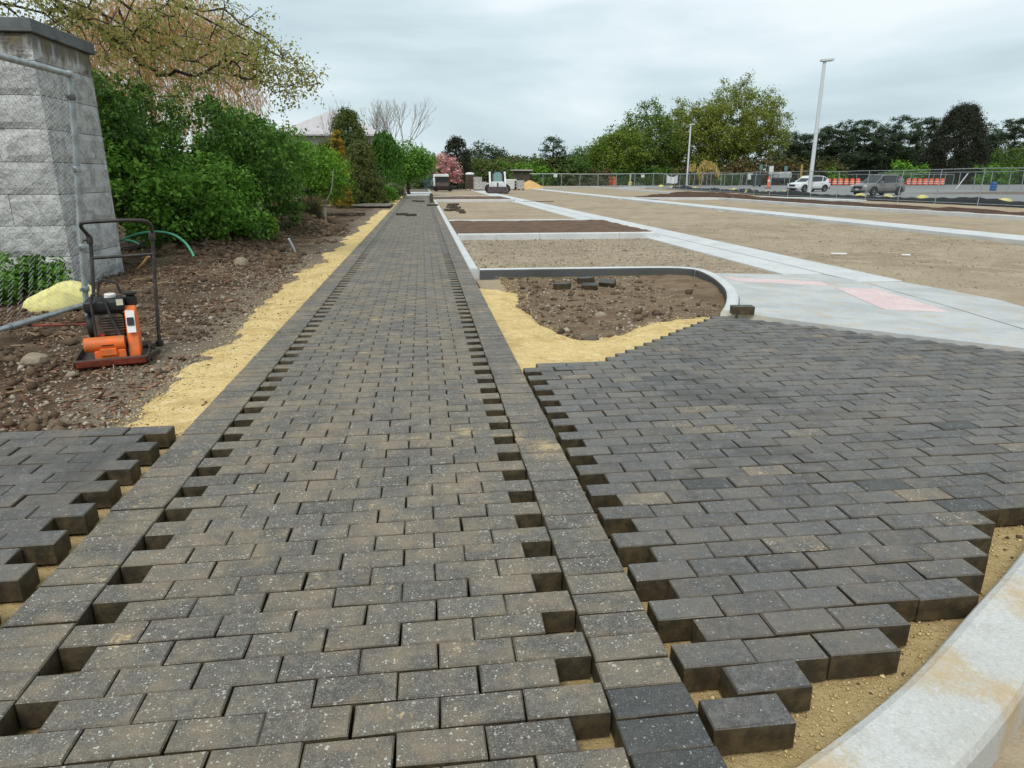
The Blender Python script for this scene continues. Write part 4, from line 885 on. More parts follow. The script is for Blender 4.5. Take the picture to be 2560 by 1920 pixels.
# overhanging tree with young olive leaves; its trunk stands behind the wall
def overhang():
    rng = nrng(); base_ = Vector((-7.6, 13.2, 0)); o = thing('overhanging_tree', 'tree with sparse young olive leaves arching over the wall from the left', 'tree', base_)
    tips = [(770, 185, 13.6), (755, 225, 13.4), (700, 130, 13), (735, 170, 13.8), (640, 95, 13), (600, 60, 13.4), (560, 20, 13.2), (650, 170, 13.5), (690, 200, 13.2), (720, 235, 13.6), (600, 195, 13), (540, 120, 12.8), (480, 60, 12.6), (420, 10, 12.4), (560, 170, 13), (480, 190, 12.9), (430, 140, 12.6), (380, 60, 12.4), (330, 10, 12.2), (400, 220, 12.8), (340, 160, 12.4), (300, 110, 12.3), (270, 60, 12.2), (220, 20, 12), (150, 10, 12), (90, 20, 12), (40, 10, 12), (330, 100, 12.9), (620, 140, 14), (500, 140, 13.7), (580, 90, 13.8), (450, 100, 13.5), (670, 150, 14.2), (710, 190, 14.4), (180, 60, 12.2), (250, 110, 12.4), (120, 40, 12.3)]
    Cc = np.array([np.array(at(*t))-np.array(base_) for t in tips]); ex = []
    for c in Cc:
        for k in range(9): ex.append(c+rng.normal(size=3)*np.array([.24, .35, .16])+np.array([-.08, 0, .03]))
    ex = np.array(ex); up_ = clump_centres([(2.2, 0, 5.6, 2.4, 1.7, 1.0), (0, 0, 5.9, 2.2, 2, 1.2)], 70, rng)
    Z = lambda pts, Y: [np.array(at(a*.3617, b_*.3617, Y+.0009*a))-np.array(base_) for a, b_ in pts]
    limbs = [Z([(200, -160), (380, 0), (560, 130), (800, 250), (900, 360), (960, 440), (1080, 490), (1250, 530)], 12.3), Z([(420, -120), (590, 50), (760, 120), (900, 210), (1050, 310), (1230, 410), (1370, 430), (1500, 500), (1800, 560), (2050, 600)], 12.3), Z([(700, -140), (820, 0), (950, 100), (1000, 180), (1150, 250), (1270, 350)], 12.9),
        Z([(300, 60), (670, 390), (850, 470), (950, 490), (1020, 570), (1200, 660), (1450, 710)], 12.4), Z([(-100, -60), (60, 60), (160, 140), (260, 200), (400, 300)], 11.8), Z([(900, -160), (1250, 40), (1550, 200), (1750, 300), (1950, 400), (2100, 500)], 12.6), Z([(-60, 10), (100, 40), (300, 90), (480, 230)], 12.0), Z([(1100, -180), (1450, -40), (1650, 60), (1760, 140)], 12.6)]
    V, Q = skeleton((0, 0, -.1), np.concatenate([Cc, ex, up_]), rng, .07, bend=.06, rise=.05, tip=.0032, trunk_to=(.3, -.2, 5.6), fall=0, limbs=limbs); mesh_np('trunk', V, Q, BARKD, o, True)
    lv = np.concatenate([ex, up_]); V, Q = foliage(np.concatenate([lv, ex+rng.normal(size=ex.shape)*.13]), 12, .17, .056, rng, .3, .8, .6); mesh_np('crown', V, Q, OLIVE, o)
overhang()
# golden hanging twigs behind
def willow():
    rng = nrng(); o = thing('weeping_willow', 'willow with golden orange hanging twigs behind the dark shrubs', 'tree', (-9.4, 27, 0)); mb = MB(); mb.tube([(0, 0, -.1), (.2, 0, 3), (.1, .2, 6)], [.13, .11, .09], 8)
    P, U = [], []
    for k in range(1500):
        a = rng.uniform(0, 6.283); r = 3.2*rng.uniform()**.5; top = 7.3-.16*r*r+rng.normal(0, .3); x, y = r*math.cos(a)*1.05+.6, r*math.sin(a)*.6; ln = rng.uniform(1.5, 5)
        for j in range(12):
            t = j/12; P.append((x+.15*math.sin(t*3+a), y, top-ln*t)); U.append((rng.normal(.1, .5), rng.normal(0, .5), -1))
    for k in range(16): a = k*.39; mb.tube([(.1, .2, 5), (1.7*math.cos(a), 1.1*math.sin(a), 6.6), (3.3*math.cos(a), 2*math.sin(a), 5.8)], [.09, .05, .02], 5)
    mb.build('trunk', BARK, o, True); P = np.array(P); t = unit(np.array(U)); n_ = np.cross(t, rng.normal(size=P.shape)); V, Q = leaf_quads(P+rng.normal(size=P.shape)*.12, n_, .36, .026, rng, t); mesh_np('crown', V, Q, WILLOW, o)
willow()
# broad-leaved ground plants in front of the wall
for i, (x, y, s) in enumerate(((-5.3, 9.45, 1.0), (-4.95, 9.6, .9), (-4.72, 9.45, .75), (-5.15, 9.0, .8), (-4.95, 8.75, .6), (-5.6, 9.1, 1), (-4.9, 7.7, .55), (-4.6, 7.35, .45))):
    tree('ground_plant', ['broad-leaved green plant before the wall, at the frame edge', 'green plant growing against the middle of the wall foot', 'green plant nearest the wall corner', 'low green plant in front of the wall plants', 'small green plant just behind the sandbag', 'tall green plant farthest left before the wall', 'ferny green tuft left of the leaning bottom rail', 'small green tuft nearest the bottom rail'][i], 'plant', (x, y, sz(x, y)), [(0, 0, .24*s, .3*s, .25*s, .24*s)], 26, 14, .12*s, .11*s, [G1, G2, G1, G1, G2, G1, G3, G3][i], G1 and BARKD, .012, (0, 0, .15), up=.8, wid=.5, trunkname='stems', tip=.003)
# grasses and small plants farther along
blades('straw_grass', 'tuft of tan straw grass under the right end of the shrub bank', 'grass', (-5.0, 25.2, sz(-5.0, 25.2)), 260, 1.1, .9, STRAW, wd=.012)
blades('straw_grass', 'spreading tan straw grass in front of the dark tree stem', 'grass', (-3.9, 25.0, sz(-3.9, 25.0)), 300, .7, 1.1, STRAW, wd=.012, lean=.9)
blades('grass_clump', 'dark green grassy clump on the soil mound', 'grass', (-3.45, 22.6, sz(-3.45, 22.6)), 520, .85, .9, leafmat('rush', [(.05, .06, .03), (.1, .1, .05), (.2, .17, .09)]), wd=.009, lean=.7)
def stem(name, label, loc, pts, r): 
    o = MB().tube(smooth3(pts), r, 6).build(name, BARKG, None, True); o.location = loc; return tag(o, label, 'branch')
stem('leaning_sapling', 'thin bare leaning stem above the grassy clump', (-3.3, 24, sz(-3.3, 24)), [(0, 0, -.1), (.15, 0, .5), (.35, 0, .9), (.45, 0, 1.5)], .02)
stem('fallen_branch', 'pale forked branch under the dark shrub', (-5.0, 20.5, sz(-5, 20.5)), [(0, 0, -.1), (.12, 0, .7), (.35, 0, 1.0), (.75, 0, 1.1)], .022)
stem('stake', 'short dark stake beside the grassy clump', (-3.0, 22.4, sz(-3.0, 22.4)), [(0, 0, -.1), (.02, 0, .5)], .035)
o = MB().prism([(-.04, 0), (.05, 0), (.02, .16), (-.01, .17)], -.004, .004, axis='y').build('marker_flag', plain('white_pvc', (.8, .8, .8), .5)); o.location = (-4.15, 19.3, sz(-4.15, 19.3, .35)); tag(o, 'small white flag at the right end of the bright bush', 'flag')
MB().tube([(0, 0, -.45), (0, 0, .16)], .005, 5).build('flag_wire', GALV, o)
conifer('golden_conifer', 'narrow golden yellow conifer behind the lime shrub', (-4.0, 36, 0), 3.6, .5, 240, 30, .12, GOLD, prof=.45)
conifer('conifer', 'broad olive green conifer left of the weeping conifer', (-4.3, 45, 0), 5.2, 2.0, 620, 34, .17, CON, prof=.62)
conifer('conifer', 'dark conifer with a bushy base beside the path', (-3.45, 42.5, 0), 3.3, 1.25, 420, 34, .16, CONB, prof=.45)
conifer('conifer', 'bronze shaggy conifer behind the golden one', (-4.9, 40, 0), 3.2, 1.4, 300, 30, .18, CONB, prof=.45)
weeper('weeping_conifer', 'weeping conifer with hanging green curtains beside the path', 'conifer', (-2.75, 49, 0), [[(0, 0, 0), (-.2, 0, 2.6), (-.1, 0, 3.9), (.4, 0, 4.2), (1.1, -.2, 3.6)], [(-.1, 0, 3), (.2, -.6, 3.8), (.9, -.9, 3.5), (1.45, -1, 2.8)], [(-.1, 0, 3), (-.9, -.3, 3.6), (-1.4, -.5, 2.9)], [(0, 0, 3.3), (.5, .7, 3.7), (1.3, .8, 3.0)]], WEEP, BARK, 44, .22, .1, 3.2, wid=.4)
tree('leafy_tree', 'leafy green tree overhanging the far end of the path', 'tree', (-1.1, 62, 0), [(0, 0, 2.9, 1.9, 2, 1.5), (1.2, .4, 2.3, 1.2, 1.6, 1.1), (-.9, 0, 2.2, 1.4, 1.6, 1.3)], 200, 34, .5, .2, G1, BARKD, .14, (-.1, 0, 1.5))
tree('shrub', 'green shrub beyond the leafy tree', 'bush', (1.6, 92, 0), [(0, 0, 2, 2.2, 2, 2), (-2.5, 0, 1.6, 2, 2, 1.8)], 130, 30, .6, .3, CON, BARKD, .1, (0, 0, 1.4))
tree('flowering_shrub', 'low green shrub with white flowers before the conifers', 'shrub', (-3.6, 44.2, 0), [(0, 0, .6, 1.3, .9, .65), (1.3, .3, .4, .8, .8, .45)], 130, 30, .25, .13, G1, BARKD, .03, (0, 0, .4), trunkname='stems', floor=.02)
rgf = nrng(); Pf = np.stack([-3.4+rgf.normal(0, .6, 26), 43.6+rgf.normal(0, .5, 26), rgf.uniform(1.05, 1.45, 26)], -1); V, Q = foliage(Pf, 12, .12, .12, rgf); o = mesh_np('white_flowers', V, Q, leafmat('white_petal', [(.75, .75, .7), (.85, .85, .8)], .2)); stuff(o)
tree('low_shrub', 'low brownish heath edging the far path', 'shrub', (-2.1, 52, 0), [(0, 0, .3, .7, 3, .4)], 90, 24, .25, .14, leafmat('heath', [(.06, .05, .03), (.1, .08, .05), (.05, .07, .02)]), BARKD, .03, (0, 0, .2), trunkname='stems', floor=.0)
def bare_tree(label, loc, h, r0, spread, seed, depth=6):
    rg_ = random.Random(seed); o = thing('bare_tree', label, 'tree', loc); mb = MB()
    def grow(p, d, ln, rad, k):
        q = p+d*ln*.5+Vector((rg_.gauss(0, .03), rg_.gauss(0, .03), 0))*ln; e_ = p+d*ln+Vector((0, 0, .06*ln)); mb.tube([p, q, e_], [rad, rad*.85, rad*.68], 5 if k > 2 else 3, cap=False)
        if k == 0: return
        for c_ in range(3 if k > 1 and rg_.random() < .55 else 2):
            a = rg_.uniform(0, 6.283); t = Vector((math.cos(a)*spread, math.sin(a)*spread*.7, 0)); nd = (d+t*rg_.uniform(.35, .75)+Vector((0, 0, .14))).normalized()
            grow(e_ if c_ < 2 else q, nd, ln*rg_.uniform(.62, .84), rad*.66, k-1)
    for i in range(4 if spread > .7 else 2):
        a = i*1.57+rg_.uniform(-.4, .4); grow(Vector((0, 0, h*.12)), Vector((math.cos(a)*.55*spread, math.sin(a)*.4*spread, 1)).normalized(), h*.25, r0*.6, depth)
    mb.tube([(0, 0, -.1), (0, 0, h*.14)], [r0, r0*.8], 8); mb.build('trunk', BARKG, o)
bare_tree('bare leafless tree with spreading grey twigs behind the path end', (-2.9, 78, 0), 9.0, .17, .75, 8, 6)
bare_tree('thin bare tree standing before the pale roof', (-7.3, 58, 0), 7.2, .1, .5, 4, 5)
# house with pale hipped roof
hs = thing('house', 'house with a pale grey hipped roof behind the trees on the left', 'house', (-8.4, 74, 0))
WALLH = plain('house_wall', (.45, .43, .4), .9); ROOF = plain('pale_shingle', (.50, .47, .48), .9, 0, .15, 2)
MB().box(-4.4, 4.4, -4, 4, -.2, 5.2).build('wall', WALLH, hs)
b_ = MB(); b_.add([(-5, -4.6, 5.25), (5, -4.6, 5.25), (5, 4.6, 5.25), (-5, 4.6, 5.25), (-.4, 0, 7.6), (.9, 0, 7.6), (-5, -4.6, 5.1), (5, -4.6, 5.1), (5, 4.6, 5.1), (-5, 4.6, 5.1)], [(0, 1, 5, 4), (1, 2, 5), (2, 3, 4, 5), (3, 0, 4), (6, 7, 1, 0), (7, 8, 2, 1), (8, 9, 3, 2), (9, 6, 0, 3), (9, 8, 7, 6)]); b_.build('roof', ROOF, hs)
for x in (-2.6, 0, 2.6):
    wv = MB().box(x-.6, x+.6, -4.06, -3.98, 3.3, 4.6).build('window', plain('window_frame', (.6, .6, .58), .6), hs); MB().box(x-.52, x+.52, -4.075, -4.062, 3.38, 4.52).build('pane', plain('window_glass', (.05, .06, .07), .1), wv)
# agave and dark dry stems near the path end
blades('agave', 'blue-grey agave rosette at the far end of the path', 'plant', (.9, 88, 0), 60, 2.0, 1.6, leafmat('agave_leaf', [(.12, .19, .19), (.17, .25, .25)], .1), wd=.12, lean=.9)
tree('pink_magnolia', 'small tree covered in pink blossom at the far path end', 'tree', (3.1, 88, 0), [(-.4, 0, 3.0, 1.3, 1.2, 1.0), (.4, 0, 2.3, 1.1, 1.2, 1.2), (1.1, 0, 1.5, .8, 1, .9), (-.9, 0, 2.2, .7, .8, .6)], 110, 26, .42, .26, PINKF, BARKD, .1, (0, 0, 1.2), inner=.5)
tree('pale_magnolia', 'cream flowered branches left of the pink blossom', 'tree', (1.6, 89, 0), [(0, 0, 2.2, .9, .8, .8)], 40, 16, .35, .22, leafmat('cream_blossom', [(.3, .3, .16), (.5, .45, .35), (.1, .12, .04)]), BARKD, .08, (0, 0, 1.1))
conifer('dark_yew', 'dark purplish round conifer behind the pink blossom', (4.7, 97, 0), 6.4, 2.4, 380, 30, .3, COND, prof=.42)

# ================================================================== RIGHT: FENCES
MESHF = NB('chain_link_screen'); _d = MESHF.n('ShaderNodeBsdfDiffuse'); _d.inputs[0].default_value = (.12, .14, .135, 1); _t = MESHF.n('ShaderNodeBsdfTransparent'); _m = MESHF.n('ShaderNodeMixShader'); _m.inputs[0].default_value = .13
MESHF.l(_t.outputs[0], _m.inputs[1]); MESHF.l(_d.outputs[0], _m.inputs[2]); MESHF.l(_m.outputs[0], MESHF.o.inputs[0]); MESHF = MESHF.m
def fence(name, label, pts, h, step, lean=.0, pr=.035, gz=-.15, seed=1, mid=False):
    o = thing(name, label, 'fence'); r_ = random.Random(seed); cum = [0]
    for a, b_ in zip(pts, pts[1:]): cum.append(cum[-1]+math.dist(a, b_))
    n = round(cum[-1]/step); S = [cum[-1]*i/n for i in range(n+1)]
    Q = [(float(np.interp(s, cum, [p[0] for p in pts])), float(np.interp(s, cum, [p[1] for p in pts]))) for s in S]; tops = []
    for x, y in Q:
        dx = r_.gauss(lean, .05); hh = h+r_.gauss(0, .04); tops.append((x+dx, y, gz+hh)); MB().tube([(x, y, gz-.05), (x+dx, y, gz+hh)], pr, 6).build('post', GALV, o, True)
    for i in range(len(Q)-1):
        MB().tube([tops[i], tops[i+1]], pr*.8, 5).build('top_rail', GALV, o)
        (x0, y0_), (x1, y1) = Q[i], Q[i+1]
        if mid: MB().tube([(x0, y0_, gz+.12), (x1, y1, gz+.12)], pr*.7, 5).build('bottom_rail', GALV, o)
        mesh_np('mesh_panel', [(x0, y0_, gz+.05), (x1, y1, gz+.05), tops[i+1], tops[i]], [(0, 1, 2, 3)], MESHF, o)
    return o
fence('chain_link_fence', 'temporary chain-link fence running past the parked cars on the right', [(31.6, 24), (31.1, 34.6), (30.4, 44), (29.5, 56), (29.7, 62), (31.5, 69), (32.2, 81), (33, 90), (35, 101)], 2.0, 3.05, lean=.07, seed=3, mid=True, pr=.026)
fence('chain_link_fence', 'long far chain-link fence closing the back of the site', [(18.6, 129.4), (32, 128), (46, 126.3), (62, 126)], 2.12, 3.4, seed=4, pr=.06)
fence('chain_link_fence', 'grey chain-link fence behind the orange barriers', [(62.5, 126.5), (80, 140), (97, 140), (110, 137)], 2.1, 4, seed=6, pr=.06)
fence('chain_link_fence', 'green-meshed chain-link fence behind the car park on the far right', [(70, 103), (71.5, 92), (70, 78), (66, 66)], 2.2, 3.2, seed=5, pr=.05)
o = MB().tube([(68, 84, -.15), (71, 86, 1.9)], .07, 6).build('brace_pole', plain('pale_steel', (.6, .62, .62), .5, .3), None); tag(o, 'pale slanting brace pole against the far right fence', 'pole')
# black silt fabric slumped along the fence foot
rs = nrng(); ln = [(32.2, 26), (31.7, 34.6), (31.0, 44), (30.1, 56), (30.4, 62), (32.2, 69), (32.9, 81), (33.7, 90), (35.3, 99)]; cum = np.concatenate([[0], np.cumsum([math.dist(a, b_) for a, b_ in zip(ln, ln[1:])])]); S = np.linspace(0, cum[-1], 220)
lx, ly = np.interp(S, cum, [p[0] for p in ln]), np.interp(S, cum, [p[1] for p in ln]); hh = .30+.42*np.clip(fbm(S*.33, S*0)*2+.1, 0, 1); V = []; Q = []
for i in range(len(S)):
    for d_, k in ((-.28, 0), (-.16, .55), (-.02, 1), (.12, .8), (.3, 0)): V.append((lx[i]+d_, ly[i]+.1*math.sin(S[i]*2), -.15+hh[i]*k+.03*math.sin(S[i]*5+k*3)*k))
for i in range(len(S)-1):
    for j in range(4): a = i*5+j; Q.append((a, a+1, a+6, a+5))
o = mesh_np('silt_fabric', np.array(V), np.array(Q), plain('black_fabric', (.015, .015, .017), .7, 0, .3, 9, bump=.4, bsc=20), None, True); tag(o, 'slumped black silt fabric along the foot of the right fence', 'fabric')
YEL2 = plain('yellow_sack2', (.68, .60, .22), .8, 0, .3, 3)
bags = [(1657, 468), (1684, 471), (1711, 472), (1740, 474), (1838, 479), (1877, 483), (1925, 486), (1964, 488), (2157, 496), (2225, 499), (2311, 501), (2412, 507), (2515, 511)][::-1]
proto = None
for i, (x, y) in enumerate(bags):
    p = gp(x, y, -.1); o = bagmesh('sandbag', (.46, .3, .27), 1+i*.7, YEL2, n=2)
    o.location = (p.x-.35, p.y-.2, -.0); o.rotation_euler = (0, 0, R(-15+13*(i % 4))); tag(o, ORD[i]+' yellow sandbag from the right along the fence foot', 'sandbag', 'sandbags along the fence')
    if i in (3, 4, 1): o2 = bagmesh('sandbag', (.4, .25, .13), 5+i, YEL2, n=2); o2.location = (p.x-.45, p.y-.4, -.09); o2.rotation_euler = (0, 0, R(20)); tag(o2, 'flattened yellow sandbag under the %s sandbag from the right' % ORD[i], 'sandbag', 'sandbags along the fence')
# lamp posts
LAMP = plain('pale_lamp_paint', (.55, .58, .60), .5, .0, .04)
def lamp(loc, h, label, rz):
    o = thing('lamp_post', label, 'lamp post', loc, rz)
    MB().lathe([(.42, -.3), (.42, .08), (.38, .1)], 16).build('footing', CONC, o, True)
    MB().box(-.2, .2, -.2, .2, .1, .14, c=.01).build('base_plate', LAMP, o); MB().lathe([(.19, .14), (.17, .4), (.165, .5), (.15, h*.5), (.125, h-.05), (.12, h)], 12).build('pole', LAMP, o, True)
    MB().box(.1, .45, -.04, .04, h-.14, h-.05).build('arm', LAMP, o)
    b_ = MB().prism([(.42, -.2), (.55, -.24), (1.3, -.24), (1.4, -.18), (1.4, .18), (1.3, .24), (.55, .24), (.42, .2)], h-.2, h-.04, T(0, 0, 0, 0, 0, R(-4))); b_.build('lamp_head', LAMP, o, False, .02)
    MB().box(.6, 1.25, -.17, .17, h-.225, h-.15, T(0, 0, 0, 0, 0, R(-4))).build('lamp_lens', plain('lamp_lens', (.3, .32, .33), .3), o)
    MB().box(.12, .19, -.06, .06, .5, .75).build('hand_hole_cover', LAMP, o)
lamp((31.96, 55.9, -.1), 10.45, 'tall near lamp post in front of the white car', R(-8))
lamp((46.9, 123, -.1), 10.4, 'distant lamp post before the big leafy trees', R(-8))
o = MB().prism([(25.8, 52.2), (26.4, 52.9), (28.5, 49.5), (29.3, 44), (27.9, 43.6), (27.3, 47)], -.3, -.04).build('concrete_pad', CONC); struct(o)
# ================================================================== CARS
def car(label, loc, heading, paint, L_=4.65, Wd=1.85, Ht=1.66, kind='rounded'):
    o = thing('car', label, 'car', loc, heading); hw = Wd/2; GL = plain('car_glass', (.025, .032, .035), .08, 0, .2, 2, spec=.6); TRIM = plain('car_trim', (.02, .02, .021), .55)
    fx, rx = L_/2, -L_/2; wf, wr_ = fx-.95, rx+.88; wrad = .36
    # body sides: stations along x; each a closed section in y,z
    st = [(fx-.0, .36, .62, .62*hw), (fx-.06, .30, .74, .78*hw), (fx-.22, .26, .86, .90*hw), (fx-.55, .25, .95, .97*hw), (fx-1.15, .25, 1.03, hw), (.35, .25, 1.04, hw), (-.9, .25, 1.08, hw), (rx+.75, .27, 1.11, hw), (rx+.3, .30, 1.12, .96*hw), (rx+.07, .36, 1.08, .88*hw), (rx, .45, .95, .80*hw)]
    V, Fs = [], []; m = 10
    for x, zb, zt, w_ in st:
        zm = zb+(zt-zb)*.55; half = [(0, zb), (w_*.86, zb), (w_*.97, zb+.12), (w_, zm), (w_*.95, zt-.05), (w_*.84, zt)]
        sec = [(-a, b_) for a, b_ in half[1:]][::-1]+half[1:]
        V += [(x, a, b_) for a, b_ in sec]
    for i in range(len(st)-1):
        for j in range(m): a = i*m+j; b_ = i*m+(j+1) % m; Fs.append([a, b_, b_+m, a+m])
    Fs += [list(range(m)), list(range((len(st)-1)*m, len(st)*m))[::-1]]
    b_ = MB(); b_.v, b_.f, b_.mi = V, Fs, [0]*len(Fs); body = b_.build('body', paint, o, True)
    # cabin: glass body with painted roof and pillars
    cs = [(fx-1.2, 1.0, .80*hw), (fx-1.75, 1.38, .74*hw), (.35, Ht-.05, .70*hw), (-.4, Ht-.02, .70*hw), (rx+1.0, Ht-.06, .68*hw), (rx+.45, 1.42 if kind == 'rounded' else 1.5, .66*hw), (rx+.16, 1.08, .72*hw)]
    V, Fs = [], []
    for x, zt, w_ in cs: V += [(x, -.86*hw, 1.0), (x, -w_, zt), (x, w_, zt), (x, .86*hw, 1.0)]
    for i in range(len(cs)-1):
        for j in range(3): a = i*4+j; Fs.append([a, a+1, a+5, a+4])
    b_ = MB(); b_.v, b_.f, b_.mi = V, Fs, [0]*len(Fs); cab = b_.build('cabin_glass', GL, o, True)
    b_ = MB()
    roof = cs[1:6]; V = []
    for x, zt, w_ in roof: V += [(x, -w_-.01, zt+.006), (x, -w_*.7, zt+.03), (x, w_*.7, zt+.03), (x, w_+.01, zt+.006)]
    b_.add(V, [[i*4+j, i*4+j+1, i*4+j+5, i*4+j+4] for i in range(len(roof)-1) if roof[i][1] > Ht-.3 and roof[i+1][1] > Ht-.3 for j in range(3)]); b_.build('roof', paint, o, True)
    def edge(t, s): 
        xs = [c[0] for c in cs][::-1]; zt = float(np.interp(t, xs, [c[1] for c in cs][::-1])); w_ = float(np.interp(t, xs, [c[2] for c in cs][::-1])); return zt, w_
    for s in (-1, 1):
        pl = [(c[0], s*(c[2]+.012), c[1]) for c in cs]; MB().tube(pl, .045, 6).build('roof_rail', paint, o, True)
        for t0, t1 in ((.28, .28), (rx+1.25, rx+1.0)):
            zt, w_ = edge(t1, s); MB().tube([(t0, s*.865*hw, 1.02), (t1, s*(w_+.01), zt)], .04, 6).build('door_pillar', paint if t1 < -.5 else TRIM, o)
        b_ = MB().prism([(rx+.22, 1.02), (rx+.95, 1.02), (rx+1.1, 1.3), (rx+.75, 1.52), (rx+.4, 1.4)], s*.80*hw, s*.885*hw, axis='y') if kind != 'rounded' else MB().prism([(rx+.22, 1.02), (rx+.8, 1.02), (rx+.7, 1.3), (rx+.45, 1.38)], s*.80*hw, s*.885*hw, axis='y'); b_.build('rear_quarter', paint, o, True, .02)
        b_ = MB().box(fx-1.72, fx-1.5, s*(hw+.02), s*(hw+.2), 1.03, 1.17, c=.03); b_.build('wing_mirror', paint, o)
        for t0, t1 in ((fx-1.55, .28), (.24, rx+1.25)): MB().box(t1, t1+.012, s*hw*.985, s*(hw+.003), .4, 1.0).build('door_seam', TRIM, o); MB().box(t1+.12, t1+.34, s*hw, s*(hw+.03), .86, .9).build('door_handle', paint, o)
        MB().box(wr_+.4, wf-.4, s*.93*hw, s*(hw+.012), .2, .36, c=.02).build('side_skirt', TRIM, o)
        for wx in (wf, wr_):
            a_ = MB(); a_.prism([(wx+.43*math.cos(t), .36+.43*math.sin(t)) for t in np.linspace(-.25, math.pi+.25, 15)], s*(hw-.16), s*(hw+.008), axis='y'); a_.build('wheel_arch', TRIM, o)
            wh = link(bpy.data.objects.new('wheel', None), o); M = T(wx, s*(hw-.11), wrad, 0, math.pi/2 if s < 0 else -math.pi/2)
            MB().lathe([(.23, -.1), (.33, -.1), (wrad, -.06), (wrad, .09), (.34, .125), (.245, .13), (.24, .1)], 22, M).build('tyre', plain('tyre_rubber', (.02, .02, .02), .85), wh, True)
            r_ = MB().lathe([(.24, .0), (.245, .115), (.225, .12), (.21, .05)], 22, M); r_.lathe([(.06, .04), (.06, .12), (.03, .13)], 12, M)
            for k in range(5): r_.box(.04, .225, -.035, .035, .07, .115, M @ Matrix.Rotation(k*1.2566, 4, 'Z'))
            r_.build('rim', plain('alloy_rim', (.55, .56, .57), .3, .7), wh)
        b_ = MB().box(fx-.42, fx-.08, s*.56*hw, s*.86*hw, .72, .86, c=.035); b_.build('headlight', plain('headlight', (.75, .77, .78), .15), o, True)
        b_ = MB().box(rx-.005, rx+.35, s*.70*hw, s*.94*hw, .92, 1.08, c=.03); b_.build('tail_light', plain('tail_light', (.35, .02, .02), .2), o, True)
    MB().box(fx-.1, fx+.035, -.48*hw, .48*hw, .56, .78, c=.03).build('grille', TRIM, o); MB().box(fx-.12, fx+.03, -.72*hw, .72*hw, .26, .42, c=.04).build('bumper', TRIM, o)
    MB().box(fx+.036, fx+.045, -.16, .16, .45, .57).build('number_plate', plain('plate_white', (.6, .6, .58), .5), o)
    MB().box(rx-.02, rx+.2, -.8*hw, .8*hw, .3, .5, c=.04).build('bumper', TRIM, o)
    return o
HD = math.atan2(-.27, -1)
WPAINT = plain('white_car_paint', (.74, .75, .76), .22, 0, .03, 2, spec=.6); GPAINT = plain('grey_car_paint', (.23, .222, .205), .28, .35, .06, 2, spec=.6)
car('white crossover car parked behind the lamp post', (41.7, 73.2, -.115), HD, WPAINT, 4.65, 1.86, 1.66)
car('grey crossover car parked right of the white car', (39.5, 58.0, -.115), HD, GPAINT, 4.78, 1.86, 1.70, 'square')
# ================================================================== CAR PARK EDGE
ORB = plain('orange_plastic', (.85, .16, .07), .5, 0, .12); WBAND = plain('reflective_white', (.82, .66, .6), .5)
xs_ = [(2071+k*14.5, 0) for k in range(6)]+[(2270+k*14.0, 1) for k in range(7)]
for i, (x, g_) in enumerate(xs_):
    p = gp(x, 463.3, -.12); o = thing('traffic_barrel', (ORD[i]+' orange traffic barrel from the left, between the two cars' if g_ == 0 else ORD[i-6]+' orange traffic barrel right of the grey car'), 'traffic barrel', (p.x, p.y, -.12), .2*i, 'orange barrels along the car park')
    MB().lathe([(.62, 0), (.62, .1), (.5, .12)], 10).build('base', plain('black_rubber', (.02, .02, .02), .8), o, True)
    MB().lathe([(.46, .12), (.44, .45), (.42, .46), (.41, .8), (.39, .81), (.38, 1.15), (.3, 1.22), (.12, 1.24), (.12, 1.32)], 12).build('drum', ORB, o, True)
    for z, r_ in ((.3, .458), (.66, .43)): MB().lathe([(r_-.02, z), (r_, z+.01), (r_-.008, z+.13), (r_-.03, z+.14)], 12).build('band', WBAND, o)
def post_sign(x, y, Y, h, cw, ch, col, label):
    p = at(x, y, Y); o = thing('sign', label, 'sign', (p.x, Y, -.12)); MB().tube([(0, 0, -.1), (0, 0, h)], .05, 6).build('post', GALV, o); MB().box(-cw/2, cw/2, -.07, -.05, h-ch, h).build('panel', col, o)
post_sign(1924, 463, 120, 3.4, .8, 1.3, plain('sign_white', (.6, .63, .62), .5), 'white sign on a post behind the far fence'); post_sign(1898, 463, 124, 3.7, .6, .9, plain('sign_green', (.12, .22, .2), .5), 'small green sign on a post left of the white sign'); post_sign(1960, 463, 125, 3.5, .6, .8, plain('sign_green', (.12, .22, .2), .5), 'small green sign right of the white sign')
for x, y, wd_, hd_, lb in ((1388, 439, .65, .55, 'small white notice on the far fence above the hydrant'), (1606, 440, .6, .5, 'small white notice on the far fence left of the white banner'), (1874, 441, .9, 1.1, 'white notice on the far fence left of the sign posts')):
    p = at(x, y, 127.6 if x < 1450 else 126.0); o = MB().box(-wd_/2, wd_/2, -.02, 0, -hd_/2, hd_/2).build('notice', plain('sign_white', (.6, .63, .62), .5)); o.location = p+Vector((0, -.25, 0)); tag(o, lb, 'notice')
p = at(1679, 447, 126); b_ = MB(); nb = 8
b_.add([(-1.05+2.1*i/nb, -.1-.08*math.sin(i*1.3), (.72-.42*math.sin(math.pi*i/nb) if j else -.8+.05*math.sin(i))) for j in (0, 1) for i in range(nb+1)], [(i, i+1, i+nb+2, i+nb+1) for i in range(nb)]); o = b_.build('banner', plain('white_cloth', (.68, .72, .72), .8, 0, .1)); o.location = p+Vector((0, -.2, 0)); tag(o, 'sagging white banner tied to the far fence', 'banner')
